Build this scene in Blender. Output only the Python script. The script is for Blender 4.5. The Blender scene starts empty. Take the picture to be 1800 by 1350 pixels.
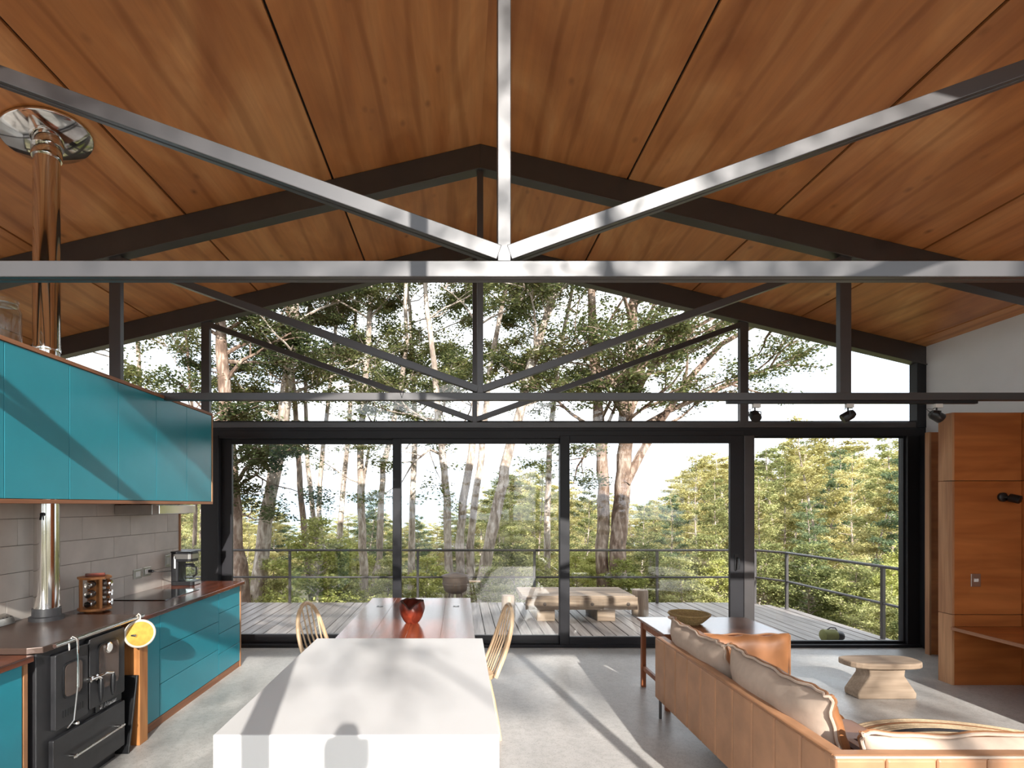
import bpy, bmesh, math, random
import numpy as np
from mathutils import Vector, Matrix

# ------------------------------------------------------------------ camera, sky, sun, exposure
scn = bpy.context.scene
COL = scn.collection
F, CX, CY, EYE = 960.0, 808.0, 888.0, 1.68      # focal length and vanishing point in pixels of 1800x1350

cam_d = bpy.data.cameras.new('view_camera')
cam = bpy.data.objects.new('view_camera', cam_d); COL.objects.link(cam)
cam.location = (0, 0, EYE); cam.rotation_euler = (math.pi/2, 0, 0)
cam_d.sensor_width = 36; cam_d.lens = 36*F/1800
cam_d.shift_x = (900-CX)/1800; cam_d.shift_y = (CY-675)/1800
cam_d.clip_start = 0.02; cam_d.clip_end = 2000
scn.camera = cam

SKY_STRENGTH = 2.1
SUN_STRENGTH = 6.6
EXPOSURE = 0.62
w = bpy.data.worlds.new('sky'); scn.world = w; w.use_nodes = True
nt = w.node_tree; nt.nodes.clear()
wo = nt.nodes.new('ShaderNodeOutputWorld'); bg = nt.nodes.new('ShaderNodeBackground')
tc = nt.nodes.new('ShaderNodeTexCoord'); mp = nt.nodes.new('ShaderNodeMapping')
mp.inputs['Scale'].default_value = (1, 1, 3.5)
nz = nt.nodes.new('ShaderNodeTexNoise'); nz.inputs['Scale'].default_value = 2.2; nz.inputs['Detail'].default_value = 5
rp = nt.nodes.new('ShaderNodeValToRGB')
rp.color_ramp.elements[0].position = 0.38; rp.color_ramp.elements[0].color = (0.74, 0.85, 1.0, 1)
rp.color_ramp.elements[1].position = 0.62; rp.color_ramp.elements[1].color = (0.97, 0.98, 1.0, 1)
L = nt.links.new
L(tc.outputs['Generated'], mp.inputs['Vector']); L(mp.outputs['Vector'], nz.inputs['Vector'])
L(nz.outputs['Fac'], rp.inputs['Fac']); L(rp.outputs['Color'], bg.inputs['Color'])
bg.inputs['Strength'].default_value = SKY_STRENGTH; L(bg.outputs['Background'], wo.inputs['Surface'])

SUN_DIR = Vector((-0.198, 1.0, -0.425)).normalized()
sd = bpy.data.lights.new('sun', 'SUN'); sd.energy = SUN_STRENGTH; sd.angle = math.radians(0.55); sd.color = (1.0, 0.96, 0.91)
so = bpy.data.objects.new('sun', sd); COL.objects.link(so); so.location = (4, -20, 12)
so.rotation_euler = SUN_DIR.to_track_quat('-Z', 'Y').to_euler()

vs = scn.view_settings
vs.view_transform = 'Standard'; vs.look = 'None'; vs.gamma = 1.0; vs.exposure = EXPOSURE; vs.use_curve_mapping = False

# ------------------------------------------------------------------ helpers
def P(px, py, Y):
    return Vector(((px-CX)*Y/F, Y, EYE-(py-CY)*Y/F))
def lin(r, g, b):
    f = lambda c: (c/255/12.92) if c/255 <= 0.04045 else ((c/255+0.055)/1.055)**2.4
    return (f(r), f(g), f(b), 1.0)

def tag(o, label=None, cat=None, group=None, kind=None):
    if label: o['label'] = label
    if cat: o['category'] = cat
    if group: o['group'] = group
    if kind: o['kind'] = kind
    return o

ORG = {}
def empty(name, loc=(0, 0, 0), rz=0.0, parent=None):
    o = bpy.data.objects.new(name, None); COL.objects.link(o)
    o.location = loc; o.rotation_euler = (0, 0, rz); o.empty_display_size = 0.1
    ORG[o] = Vector(loc)
    return o

def copy_tree(o, parent=None):
    c = o.copy(); COL.objects.link(c)
    if parent: c.parent = parent
    for ch in list(o.children): copy_tree(ch, c)
    return c

class MB:
    def __init__(s): s.v = []; s.f = []
    def add(s, vs_, fs_):
        n = len(s.v); s.v += [tuple(p) for p in vs_]; s.f += [tuple(i+n for i in q) for q in fs_]; return s
    def box(s, x0, x1, y0, y1, z0, z1):
        return s.add([(x0,y0,z0),(x1,y0,z0),(x1,y1,z0),(x0,y1,z0),(x0,y0,z1),(x1,y0,z1),(x1,y1,z1),(x0,y1,z1)],
                     [(0,3,2,1),(4,5,6,7),(0,1,5,4),(1,2,6,5),(2,3,7,6),(3,0,4,7)])
    def bar(s, a, b, wdt, hgt, side=None):
        a = Vector(a); b = Vector(b); d = (b-a).normalized()
        sd_ = Vector(side) if side else d.cross(Vector((0,0,1)))
        if sd_.length < 1e-4: sd_ = Vector((1,0,0))
        sd_ = (sd_ - d*sd_.dot(d)).normalized(); up = sd_.cross(d).normalized()
        o = [sd_*(i*wdt/2)+up*(j*hgt/2) for i, j in ((-1,-1),(1,-1),(1,1),(-1,1))]
        return s.add([a+q for q in o]+[b+q for q in o], [(0,1,2,3)[::-1],(4,5,6,7),(0,1,5,4),(1,2,6,5),(2,3,7,6),(3,0,4,7)])
    def prism(s, poly, ax, d0, d1):
        """poly: 2-D points in the two axes other than ax (in x,y,z order)"""
        n = len(poly)
        def mk(p, d):
            if ax == 0: return (d, p[0], p[1])
            if ax == 1: return (p[0], d, p[1])
            return (p[0], p[1], d)
        vv = [mk(p, d0) for p in poly]+[mk(p, d1) for p in poly]
        ff = [tuple(range(n))[::-1], tuple(range(n, 2*n))]+[(i, (i+1) % n, n+(i+1) % n, n+i) for i in range(n)]
        return s.add(vv, ff)
    def tube(s, pts, rad, n=8, cap=True, closed=False):
        pts = [Vector(p) for p in pts]; m = len(pts)
        if not hasattr(rad, '__len__'): rad = [rad]*m
        vv = []; ff = []; prev = None
        for i, p in enumerate(pts):
            if closed: t = pts[(i+1) % m]-pts[i-1]
            else: t = pts[min(i+1, m-1)]-pts[max(i-1, 0)]
            t.normalize()
            if prev is None:
                u = t.cross(Vector((0,0,1)))
                if u.length < 0.1: u = t.cross(Vector((1,0,0)))
            else: u = prev-t*prev.dot(t)
            u.normalize(); prev = u; q = t.cross(u)
            for k in range(n):
                a = 2*math.pi*k/n; vv.append(p+(u*math.cos(a)+q*math.sin(a))*rad[i])
        rng = m if closed else m-1
        for i in range(rng):
            j = (i+1) % m
            for k in range(n):
                ff.append((i*n+k, i*n+(k+1) % n, j*n+(k+1) % n, j*n+k))
        if cap and not closed: ff += [tuple(range(n))[::-1], tuple(range((m-1)*n, m*n))]
        return s.add(vv, ff)
    def lathe(s, prof, n=24, c=(0,0,0), M=None, closed=False):
        c = Vector(c); vv = []; ff = []
        for r, z in prof:
            for k in range(n):
                a = 2*math.pi*k/n; p = Vector((r*math.cos(a), r*math.sin(a), z))
                vv.append(c+(M @ p if M else p))
        for i in range(len(prof)-1):
            for k in range(n): ff.append((i*n+k, i*n+(k+1) % n, (i+1)*n+(k+1) % n, (i+1)*n+k))
        if not closed: ff += [tuple(range(n))[::-1], tuple(range((len(prof)-1)*n, len(prof)*n))]
        return s.add(vv, ff)
    def build(s, name, mat, parent=None, smooth=False, bevel=0.0, local=False, label=None, seg=2):
        a = np.array([tuple(p) for p in s.v], dtype=float)
        c = (a.min(0)+a.max(0))/2
        me = bpy.data.meshes.new(name); me.from_pydata((a-c).tolist(), [], s.f); me.update()
        bm = bmesh.new(); bm.from_mesh(me); bmesh.ops.recalc_face_normals(bm, faces=bm.faces); bm.to_mesh(me); bm.free()
        me.materials.append(mat)
        if smooth:
            me.polygons.foreach_set('use_smooth', [True]*len(me.polygons))
            try: me.set_sharp_from_angle(angle=math.radians(42))
            except Exception: pass
        o = bpy.data.objects.new(name, me); COL.objects.link(o)
        if parent is not None:
            o.parent = parent
            po = Vector((0,0,0)) if local else ORG.get(parent, Vector((0,0,0)))
            o.location = Vector(c)-po
        else: o.location = c
        ORG[o] = Vector(c)
        if bevel:
            m = o.modifiers.new('bevel', 'BEVEL'); m.width = bevel; m.segments = seg; m.limit_method = 'ANGLE'; m.angle_limit = math.radians(40)
        if label: o['label'] = label
        return o
def box(name, x0, x1, y0, y1, z0, z1, mat, parent=None, **k):
    return MB().box(x0, x1, y0, y1, z0, z1).build(name, mat, parent, **k)

# ------------------------------------------------------------------ materials
def base_mat(name):
    m = bpy.data.materials.new(name); m.use_nodes = True
    return m, m.node_tree, m.node_tree.nodes['Principled BSDF']
def setin(b, **k):
    for a, v in k.items():
        if a in b.inputs: b.inputs[a].default_value = v
def coords(nt, scale, rnd=True):
    n = nt.nodes; tc = n.new('ShaderNodeTexCoord'); mp = n.new('ShaderNodeMapping'); mp.inputs['Scale'].default_value = scale
    if rnd:
        oi = n.new('ShaderNodeObjectInfo'); ml = n.new('ShaderNodeMath'); ml.operation = 'MULTIPLY'; ml.inputs[1].default_value = 37.0
        ad = n.new('ShaderNodeVectorMath'); ad.operation = 'ADD'
        nt.links.new(oi.outputs['Random'], ml.inputs[0]); nt.links.new(tc.outputs['Object'], ad.inputs[0]); nt.links.new(ml.outputs[0], ad.inputs[1])
        nt.links.new(ad.outputs[0], mp.inputs['Vector'])
    else: nt.links.new(tc.outputs['Object'], mp.inputs['Vector'])
    return mp.outputs['Vector']
def noise(nt, vec, scale=1.0, detail=4.0, dist=0.0, rough=0.5):
    n = nt.nodes.new('ShaderNodeTexNoise'); n.inputs['Scale'].default_value = scale; n.inputs['Detail'].default_value = detail
    n.inputs['Distortion'].default_value = dist; n.inputs['Roughness'].default_value = rough
    nt.links.new(vec, n.inputs['Vector']); return n.outputs['Fac']
def ramp(nt, fac, stops):
    r = nt.nodes.new('ShaderNodeValToRGB'); e = r.color_ramp.elements
    while len(e) < len(stops): e.new(0.5)
    for i, (p, c) in enumerate(stops): e[i].position = p; e[i].color = c
    nt.links.new(fac, r.inputs['Fac']); return r.outputs['Color']
def mixc(nt, a, b, fac, mode='MIX'):
    m = nt.nodes.new('ShaderNodeMix'); m.data_type = 'RGBA'; m.blend_type = mode
    for sock, val in ((m.inputs[6], a), (m.inputs[7], b), (m.inputs[0], fac)):
        if hasattr(val, 'is_linked') or hasattr(val, 'links'): nt.links.new(val, sock)
        else: sock.default_value = val
    return m.outputs[2]
def bump(nt, b, fac, strength=0.2, dist=0.002):
    n = nt.nodes.new('ShaderNodeBump'); n.inputs['Strength'].default_value = strength; n.inputs['Distance'].default_value = dist
    nt.links.new(fac, n.inputs['Height']); nt.links.new(n.outputs['Normal'], b.inputs['Normal'])

def plain(name, c, rough=0.5, metal=0.0, var=0.08, scale=6.0, bmp=0.0, spec=0.5, coat=0.0):
    m, nt, b = base_mat(name); v = coords(nt, (scale,)*3)
    f = noise(nt, v, 1, 4)
    lo = tuple(x*(1-var) for x in c[:3])+(1,); hi = tuple(min(1, x*(1+var)) for x in c[:3])+(1,)
    nt.links.new(ramp(nt, f, [(0.3, lo), (0.7, hi)]), b.inputs['Base Color'])
    setin(b, Roughness=rough, Metallic=metal); setin(b, **{'Specular IOR Level': spec, 'Coat Weight': coat})
    if bmp: bump(nt, b, noise(nt, coords(nt, (scale*12,)*3), 1, 3), bmp)
    return m
def wood(name, c1, c2, axis='y', rough=0.45, fig=2.2, stretch=7.0, grain=40.0, knots=0.0, coat=0.0, dark=None, bmp=0.08, dist=1.6):
    m, nt, b = base_mat(name)
    def sc(a, l): return tuple(l if ch == axis else a for ch in 'xyz')
    f1 = noise(nt, coords(nt, sc(fig, fig/stretch)), 1, 3, dist)
    f2 = noise(nt, coords(nt, sc(grain, grain/25)), 1, 3, 0.3)
    col = ramp(nt, f1, [(0.30, c1), (0.5, tuple((a+b_)/2 for a, b_ in zip(c1, c2))), (0.68, c2)])
    g = ramp(nt, f2, [(0.30, (0.72, 0.70, 0.68, 1)), (0.65, (1, 1, 1, 1))])
    col = mixc(nt, col, g, 0.8, 'MULTIPLY')
    if knots:
        vo = nt.nodes.new('ShaderNodeTexVoronoi'); vo.inputs['Scale'].default_value = 1.0
        nt.links.new(coords(nt, sc(3.4, 1.9)), vo.inputs['Vector'])
        k = ramp(nt, vo.outputs['Distance'], [(0.0, (1, 1, 1, 1)), (0.045, (0.6, 0.6, 0.6, 1)), (0.11, (0, 0, 0, 1))])
        col = mixc(nt, col, dark or tuple(x*0.35 for x in c1[:3])+(1,), k)
        for nd in nt.nodes:
            pass
    nt.links.new(col, b.inputs['Base Color']); setin(b, Roughness=rough); setin(b, **{'Coat Weight': coat, 'Coat Roughness': 0.12})
    if bmp: bump(nt, b, f2, bmp, 0.001)
    return m
def glass_mat(name, tint=(1, 1, 1, 1), ior=1.5, rough=0.0, refl=0.04):
    m = bpy.data.materials.new(name); m.use_nodes = True; nt = m.node_tree; nt.nodes.clear()
    o = nt.nodes.new('ShaderNodeOutputMaterial'); t = nt.nodes.new('ShaderNodeBsdfTransparent'); g = nt.nodes.new('ShaderNodeBsdfGlossy')
    fr = nt.nodes.new('ShaderNodeFresnel'); fr.inputs['IOR'].default_value = ior; mx = nt.nodes.new('ShaderNodeMixShader')
    # the same glass from both faces: a fixed IOR through an outward facing normal
    geo = nt.nodes.new('ShaderNodeNewGeometry'); lw = nt.nodes.new('ShaderNodeLayerWeight'); lw.inputs['Blend'].default_value = 0.5
    pw = nt.nodes.new('ShaderNodeMath'); pw.operation = 'POWER'; pw.inputs[1].default_value = 5.0
    mr = nt.nodes.new('ShaderNodeMapRange'); mr.inputs['To Min'].default_value = 0.04; mr.inputs['To Max'].default_value = 0.9
    mr.inputs['To Min'].default_value = refl; nt.links.new(lw.outputs['Facing'], pw.inputs[0]); nt.links.new(pw.outputs[0], mr.inputs['Value'])
    nt.nodes.remove(fr); nt.nodes.remove(geo)
    t.inputs['Color'].default_value = tint; g.inputs['Roughness'].default_value = rough
    nt.links.new(mr.outputs[0], mx.inputs[0]); nt.links.new(t.outputs[0], mx.inputs[1]); nt.links.new(g.outputs[0], mx.inputs[2]); nt.links.new(mx.outputs[0], o.inputs['Surface'])
    return m
def leaf_mat(name, c_dark, c_mid, c_light, trans=0.35):
    m = bpy.data.materials.new(name); m.use_nodes = True; nt = m.node_tree; nt.nodes.clear(); n = nt.nodes
    o = n.new('ShaderNodeOutputMaterial'); d = n.new('ShaderNodeBsdfDiffuse'); t = n.new('ShaderNodeBsdfTranslucent'); mx = n.new('ShaderNodeMixShader')
    g = n.new('ShaderNodeNewGeometry'); oi = n.new('ShaderNodeObjectInfo')
    ad = n.new('ShaderNodeMath'); ad.operation = 'MULTIPLY_ADD'; ad.inputs[1].default_value = 0.55
    m2 = n.new('ShaderNodeMath'); m2.operation = 'MULTIPLY'; m2.inputs[1].default_value = 0.45
    nt.links.new(oi.outputs['Random'], m2.inputs[0]); nt.links.new(g.outputs['Random Per Island'], ad.inputs[0]); nt.links.new(m2.outputs[0], ad.inputs[2])
    c = ramp(nt, ad.outputs[0], [(0.1, c_dark), (0.5, c_mid), (0.92, c_light)])
    nt.links.new(c, d.inputs['Color']); nt.links.new(c, t.inputs['Color']); mx.inputs[0].default_value = trans
    nt.links.new(d.outputs[0], mx.inputs[1]); nt.links.new(t.outputs[0], mx.inputs[2]); nt.links.new(mx.outputs[0], o.inputs['Surface'])
    return m
def concrete(name, c, speck=0.5):
    m, nt, b = base_mat(name); v = coords(nt, (1, 1, 1), False)
    big = noise(nt, v, 1.3, 5, 0.6); fine = noise(nt, v, 110, 2); mid = noise(nt, v, 26, 3)
    c1 = tuple(x*0.80 for x in c[:3])+(1,); c2 = tuple(min(1, x*1.12) for x in c[:3])+(1,)
    col = ramp(nt, big, [(0.3, c1), (0.7, c2)])
    sp = ramp(nt, fine, [(0.32, (0.45, 0.44, 0.43, 1)), (0.44, (1, 1, 1, 1))])
    col = mixc(nt, col, sp, speck, 'MULTIPLY')
    sp2 = ramp(nt, mid, [(0.3, (0.82, 0.82, 0.81, 1)), (0.6, (1, 1, 1, 1))])
    col = mixc(nt, col, sp2, 0.8, 'MULTIPLY')
    nt.links.new(col, b.inputs['Base Color'])
    rr = ramp(nt, big, [(0.3, (0.28,)*3+(1,)), (0.7, (0.5,)*3+(1,))]); nt.links.new(rr, b.inputs['Roughness'])
    return m

M = {}
M['steel'] = plain('dark_painted_steel', lin(62, 58, 58), 0.36, 0.25, 0.06, 9, spec=1.0)
M['alu'] = plain('dark_window_frame', lin(36, 35, 38), 0.42, 0.0, 0.05, 8, spec=0.3)
M['ply_ceiling'] = wood('ceiling_plywood', lin(168, 102, 58), lin(200, 136, 84), 'y', 0.40, 2.6, 7.0, 22, knots=1, dark=lin(96, 52, 28), bmp=0.02, dist=1.8)
def ceiling_ply():
    m, nt, b = base_mat('ceiling_plywood')
    f1 = noise(nt, coords(nt, (2.2, 0.7, 2.2)), 1, 4, 1.2)
    col = ramp(nt, f1, [(0.28, lin(172, 108, 60)), (0.5, lin(198, 132, 78)), (0.72, lin(218, 158, 102))])
    wv = nt.nodes.new('ShaderNodeTexWave'); wv.bands_direction = 'X'; wv.inputs['Scale'].default_value = 1.1; wv.inputs['Distortion'].default_value = 7.0
    wv.inputs['Detail'].default_value = 3.0; wv.inputs['Detail Scale'].default_value = 1.3
    nt.links.new(coords(nt, (1.0, 0.16, 1.0)), wv.inputs['Vector'])
    vein = ramp(nt, wv.outputs['Fac'], [(0.0, (0.70, 0.62, 0.54, 1)), (0.13, (1, 1, 1, 1)), (0.86, (1, 1, 1, 1)), (1.0, (1.10, 1.08, 1.04, 1))])
    col = mixc(nt, col, vein, 0.75, 'MULTIPLY')
    g = ramp(nt, noise(nt, coords(nt, (34, 1.6, 34)), 1, 3, 0.4), [(0.3, (0.86, 0.84, 0.82, 1)), (0.6, (1, 1, 1, 1))])
    col = mixc(nt, col, g, 0.7, 'MULTIPLY')
    vo = nt.nodes.new('ShaderNodeTexVoronoi'); vo.inputs['Scale'].default_value = 1.0
    nt.links.new(coords(nt, (5.2, 3.0, 5.2)), vo.inputs['Vector'])
    k = ramp(nt, vo.outputs['Distance'], [(0.0, (0.9, 0.9, 0.9, 1)), (0.05, (0.5, 0.5, 0.5, 1)), (0.16, (0, 0, 0, 1))])
    ms = ramp(nt, noise(nt, coords(nt, (1.3, 1.3, 1.3)), 1, 2), [(0.44, (0, 0, 0, 1)), (0.56, (1, 1, 1, 1))])
    k2 = mixc(nt, k, ms, 1.0, 'MULTIPLY')
    col = mixc(nt, col, lin(104, 58, 30), k2)
    nt.links.new(col, b.inputs['Base Color']); setin(b, Roughness=0.38)
    return m
M['ply_ceiling'] = ceiling_ply()
M['ply_wall'] = wood('orange_plywood', lin(156, 88, 40), lin(190, 116, 60), 'x', 0.38, 3.0, 3.5, 16, knots=0, bmp=0.03)
M['ply_edge'] = wood('plywood_edge', lin(150, 98, 62), lin(196, 146, 104), 'z', 0.6, 3, 8, 60, bmp=0.1)
M['ply_edge_y'] = wood('plywood_edge_long', lin(134, 86, 58), lin(172, 122, 88), 'y', 0.6, 3, 8, 60, bmp=0.1)
M['counter'] = wood('dark_red_worktop', lin(66, 34, 22), lin(122, 62, 36), 'y', 0.22, 9, 14, 60, coat=0.35, bmp=0.03)
M['redtable'] = wood('red_brown_tabletop', lin(92, 44, 28), lin(150, 78, 50), 'y', 0.2, 7, 12, 50, coat=0.2, bmp=0.02)
M['redwood'] = wood('warm_table_wood', lin(120, 62, 32), lin(166, 98, 56), 'z', 0.45, 6, 12, 60)
M['redwood_x'] = wood('side_table_top_wood', lin(104, 62, 42), lin(150, 100, 72), 'x', 0.22, 6, 12, 60, coat=0.3)
M['pine'] = wood('pale_chair_wood', lin(206, 170, 130), lin(230, 202, 166), 'z', 0.4, 5, 12, 60, coat=0.15)
M['post_wood'] = wood('pine_post', lin(160, 98, 52), lin(204, 142, 84), 'z', 0.5, 7, 9, 60, knots=0.6)
M['teal'] = plain('teal_lacquer', lin(36, 136, 152), 0.34, 0.0, 0.04, 4, spec=0.5)
M['white'] = plain('white_lacquer', lin(198, 195, 192), 0.35, 0.0, 0.02, 3)
M['plaster'] = plain('white_plaster', lin(226, 226, 226), 0.9, 0.0, 0.03, 3, 0.1)
M['tile'] = plain('grey_beige_tile', lin(194, 184, 175), 0.55, 0.0, 0.09, 5, 0.05)
M['grout'] = plain('tile_grout', lin(122, 116, 110), 0.9, 0.0, 0.05, 20)
M['concrete'] = concrete('polished_concrete', lin(188, 184, 180))
M['chrome'] = plain('polished_steel', lin(225, 222, 218), 0.08, 1.0, 0.02, 5)
M['brushed'] = plain('brushed_steel', lin(190, 188, 184), 0.3, 1.0, 0.04, 20)
M['iron'] = plain('black_stove_enamel', lin(44, 43, 45), 0.42, 0.0, 0.14, 14, 0.08)
M['ironplate'] = plain('cast_iron_top', lin(84, 66, 58), 0.3, 0.35, 0.2, 6, 0.05)
M['black'] = plain('black_plastic', lin(24, 24, 26), 0.35, 0.0, 0.1, 10)
M['blackglass'] = plain('black_glass', lin(14, 14, 16), 0.06, 0.0, 0.05, 4, coat=0.5)
M['stoveglass'] = plain('sooty_glass', lin(86, 72, 64), 0.1, 0.0, 0.25, 5, coat=0.5)
M['whiteplastic'] = plain('white_plastic', lin(222, 220, 216), 0.35, 0.0, 0.03, 10)
M['glass'] = glass_mat('window_glass', (0.985, 0.99, 0.985, 1))
M['jarglass'] = glass_mat('jar_glass', (0.95, 0.97, 0.96, 1), refl=0.02)
M['leather'] = plain('tan_leather', lin(170, 124, 90), 0.45, 0.0, 0.16, 7, 0.12)
M['leather_o'] = plain('orange_tan_leather', lin(154, 103, 66), 0.45, 0.0, 0.14, 7, 0.12)
M['fabric'] = plain('beige_linen', lin(188, 166, 148), 0.95, 0.0, 0.05, 30, 0.25)
M['piping'] = plain('brown_piping', lin(150, 104, 70), 0.55, 0.0, 0.1, 20)
M['deckwood'] = wood('weathered_deck_board', lin(112, 103, 99), lin(156, 146, 141), 'y', 0.4, 9, 16, 70, bmp=0.25)
M['rawwood'] = wood('pale_raw_wood', lin(158, 136, 114), lin(190, 168, 146), 'x', 0.75, 6, 8, 60, bmp=0.2)
M['oldwood'] = wood('old_outdoor_timber', lin(122, 102, 84), lin(170, 148, 126), 'x', 0.55, 6, 10, 60, bmp=0.25)
M['logend'] = wood('log_stool_wood', lin(120, 100, 84), lin(170, 150, 130), 'z', 0.7, 8, 8, 60, bmp=0.3)
M['rust'] = plain('rusty_brown_iron', lin(84, 72, 64), 0.6, 0.2, 0.25, 9, 0.2)
M['darkgap'] = plain('dark_roof_void', lin(20, 16, 14), 0.9)
M['rooftop'] = plain('roof_sheet', lin(70, 70, 72), 0.6)
M['jute'] = plain('jute_braid', lin(206, 180, 146), 0.95, 0.0, 0.14, 60, 0.4)
M['jutedark'] = plain('charcoal_braid', lin(62, 60, 62), 0.95, 0.0, 0.14, 60, 0.4)
M['straw'] = plain('straw_basket', lin(156, 130, 84), 0.85, 0.0, 0.3, 90, 0.4)
M['bowlwood'] = wood('red_carved_wood', lin(84, 30, 20), lin(136, 56, 36), 'z', 0.32, 12, 4, 50, bmp=0.3)
M['bowlrim'] = plain('dark_bark_rim', lin(70, 38, 26), 0.8, 0.0, 0.3, 60, 0.5)
M['yellow'] = plain('yellow_cotton', lin(196, 150, 66), 0.95, 0.0, 0.14, 40, 0.4)
M['cotton'] = plain('white_cotton', lin(196, 186, 174), 0.95, 0.0, 0.08, 60, 0.4)
M['olive'] = plain('olive_canvas', lin(118, 118, 62), 0.7, 0.0, 0.14, 16, 0.2)
M['lens'] = plain('lamp_lens', lin(214, 196, 176), 0.25, 0.0, 0.05, 8)
M['reflector_text'] = plain('pale_lettering', lin(150, 148, 148), 0.4)
M['bark_grey'] = None
def bark(name, c1, c2, c3):
    m, nt, b = base_mat(name)
    f = noise(nt, coords(nt, (7, 7, 2.2)), 1, 5, 1.0); f2 = noise(nt, coords(nt, (26, 26, 8)), 1, 4)
    col = ramp(nt, f, [(0.3, c1), (0.5, c2), (0.66, c3)])
    col = mixc(nt, col, ramp(nt, f2, [(0.35, (0.55, 0.52, 0.5, 1)), (0.6, (1, 1, 1, 1))]), 0.75, 'MULTIPLY')
    nt.links.new(col, b.inputs['Base Color']); setin(b, Roughness=0.9); bump(nt, b, f2, 0.7, 0.02); return m
M['bark_grey'] = bark('pale_grey_bark', lin(126, 110, 98), lin(176, 160, 146), lin(214, 202, 190))
M['bark_brown'] = bark('brown_bark', lin(92, 72, 60), lin(136, 112, 96), lin(186, 166, 150))
M['leaf_big'] = leaf_mat('small_dark_beech_leaf', lin(62, 70, 48), lin(96, 106, 68), lin(150, 150, 98), 0.48)
M['leaf_young'] = leaf_mat('layered_green_leaf', lin(88, 98, 62), lin(150, 154, 100), lin(212, 206, 146))
M['leaf_olive'] = leaf_mat('yellowish_leaf', lin(140, 134, 84), lin(196, 186, 124), lin(232, 222, 172))
M['leaf_bush'] = leaf_mat('bright_bush_leaf', lin(104, 112, 60), lin(164, 168, 96), lin(214, 210, 136))
M['leaf_pine'] = leaf_mat('blue_green_leaf', lin(62, 80, 62), lin(108, 126, 94), lin(160, 168, 126))
M['ground'] = plain('forest_floor', lin(104, 96, 66), 0.95, 0.0, 0.35, 0.8)
M['hill'] = plain('far_hill_haze_tint', lin(150, 166, 176), 0.95, 0.0, 0.1, 0.02)  # distance haze is painted into this pale blue base colour

# ------------------------------------------------------------------ the setting
XL, XR, RX, RZ, SL = -5.2, 5.53, 0.18, 4.84, 0.239
Y0, Y1, Y2, Y3 = 0.40, 2.20, 4.78, 6.48
def zc(x): return RZ-SL*abs(x-RX)

fl = box('floor', XL-0.1, XR+0.1, Y0-0.05, Y3+0.13, -0.12, 0.0, M['concrete']); tag(fl, 'polished grey speckled concrete floor of the room', 'floor', kind='structure')
te = box('terrace', XL-0.3, XR+0.3, -2.2, Y0-0.05, -0.16, -0.03, M['oldwood']); tag(te, 'timber terrace outside the near gable', 'terrace', kind='structure')

# ceiling: dark void board with separate plywood sheets hung under it
ce = empty('ceiling', (RX, 3.5, RZ)); tag(ce, 'pitched ceiling of orange plywood sheets with dark joints', 'ceiling', kind='structure')
def slope_slab(mb, xa, xb, ya, yb, off0, off1):
    vv = []
    for off in (off0, off1):
        for (x, y) in ((xa, ya), (xb, ya), (xb, yb), (xa, yb)): vv.append((x, y, zc(x)+off))
    return mb.add(vv, [(0,3,2,1),(4,5,6,7),(0,1,5,4),(1,2,6,5),(2,3,7,6),(3,0,4,7)])
PIT = 1.29
for sgn in (-1, 1):
    edge = XL if sgn < 0 else XR
    k = 0
    while True:
        a = RX+sgn*PIT*k; b = RX+sgn*PIT*(k+1)
        if (a-edge)*sgn >= -0.02: break
        if (b-edge)*sgn > 0: b = edge
        lo, hi = min(a, b), max(a, b)
        g = 0.0095
        l2 = lo+(0 if (abs(lo-RX) < 1e-6 or abs(lo-edge) < 1e-6) else g); h2 = hi-(0 if (abs(hi-RX) < 1e-6 or abs(hi-edge) < 1e-6) else g)
        for (ya, yb) in ((Y0-0.1, Y1+0.03), (Y1+0.036, Y2+0.03), (Y2+0.036, Y3+0.2)):
            slope_slab(MB(), l2, h2, ya, yb, 0.0, 0.018).build('panel', M['ply_ceiling'], ce)
        k += 1
for sgn in (-1, 1):
    edge = XL-0.4 if sgn < 0 else XR+0.4
    slope_slab(MB(), min(RX, edge), max(RX, edge), Y0-0.12, Y3+0.5, 0.022, 0.05).build('backing_board', M['darkgap'], ce)
rf = MB()
for sgn in (-1, 1):
    edge = XL-0.5 if sgn < 0 else XR+0.5
    slope_slab(rf, min(RX, edge), max(RX, edge), Y0-0.15, Y3+0.6, 0.055, 0.2)
tag(rf.build('roof', M['rooftop']), 'pitched roof sheeting over the room', 'roof', kind='structure')

# side walls
MB().prism([(Y0-0.05, -0.1), (Y3+0.13, -0.1), (Y3+0.13, zc(XR)+0.05), (Y0-0.05, zc(XR)+0.05)], 0, XR, XR+0.15).build('wall_right', M['plaster'])
tag(bpy.data.objects['wall_right'], 'plain white wall rising above the plywood alcove', 'wall', kind='structure')
tag(box('wall_left', XL-0.15, XL, Y0-0.05, Y3+0.13, -0.1, zc(XL)+0.05, M['plaster']), 'white wall behind the kitchen partition', 'wall', kind='structure')

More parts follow.
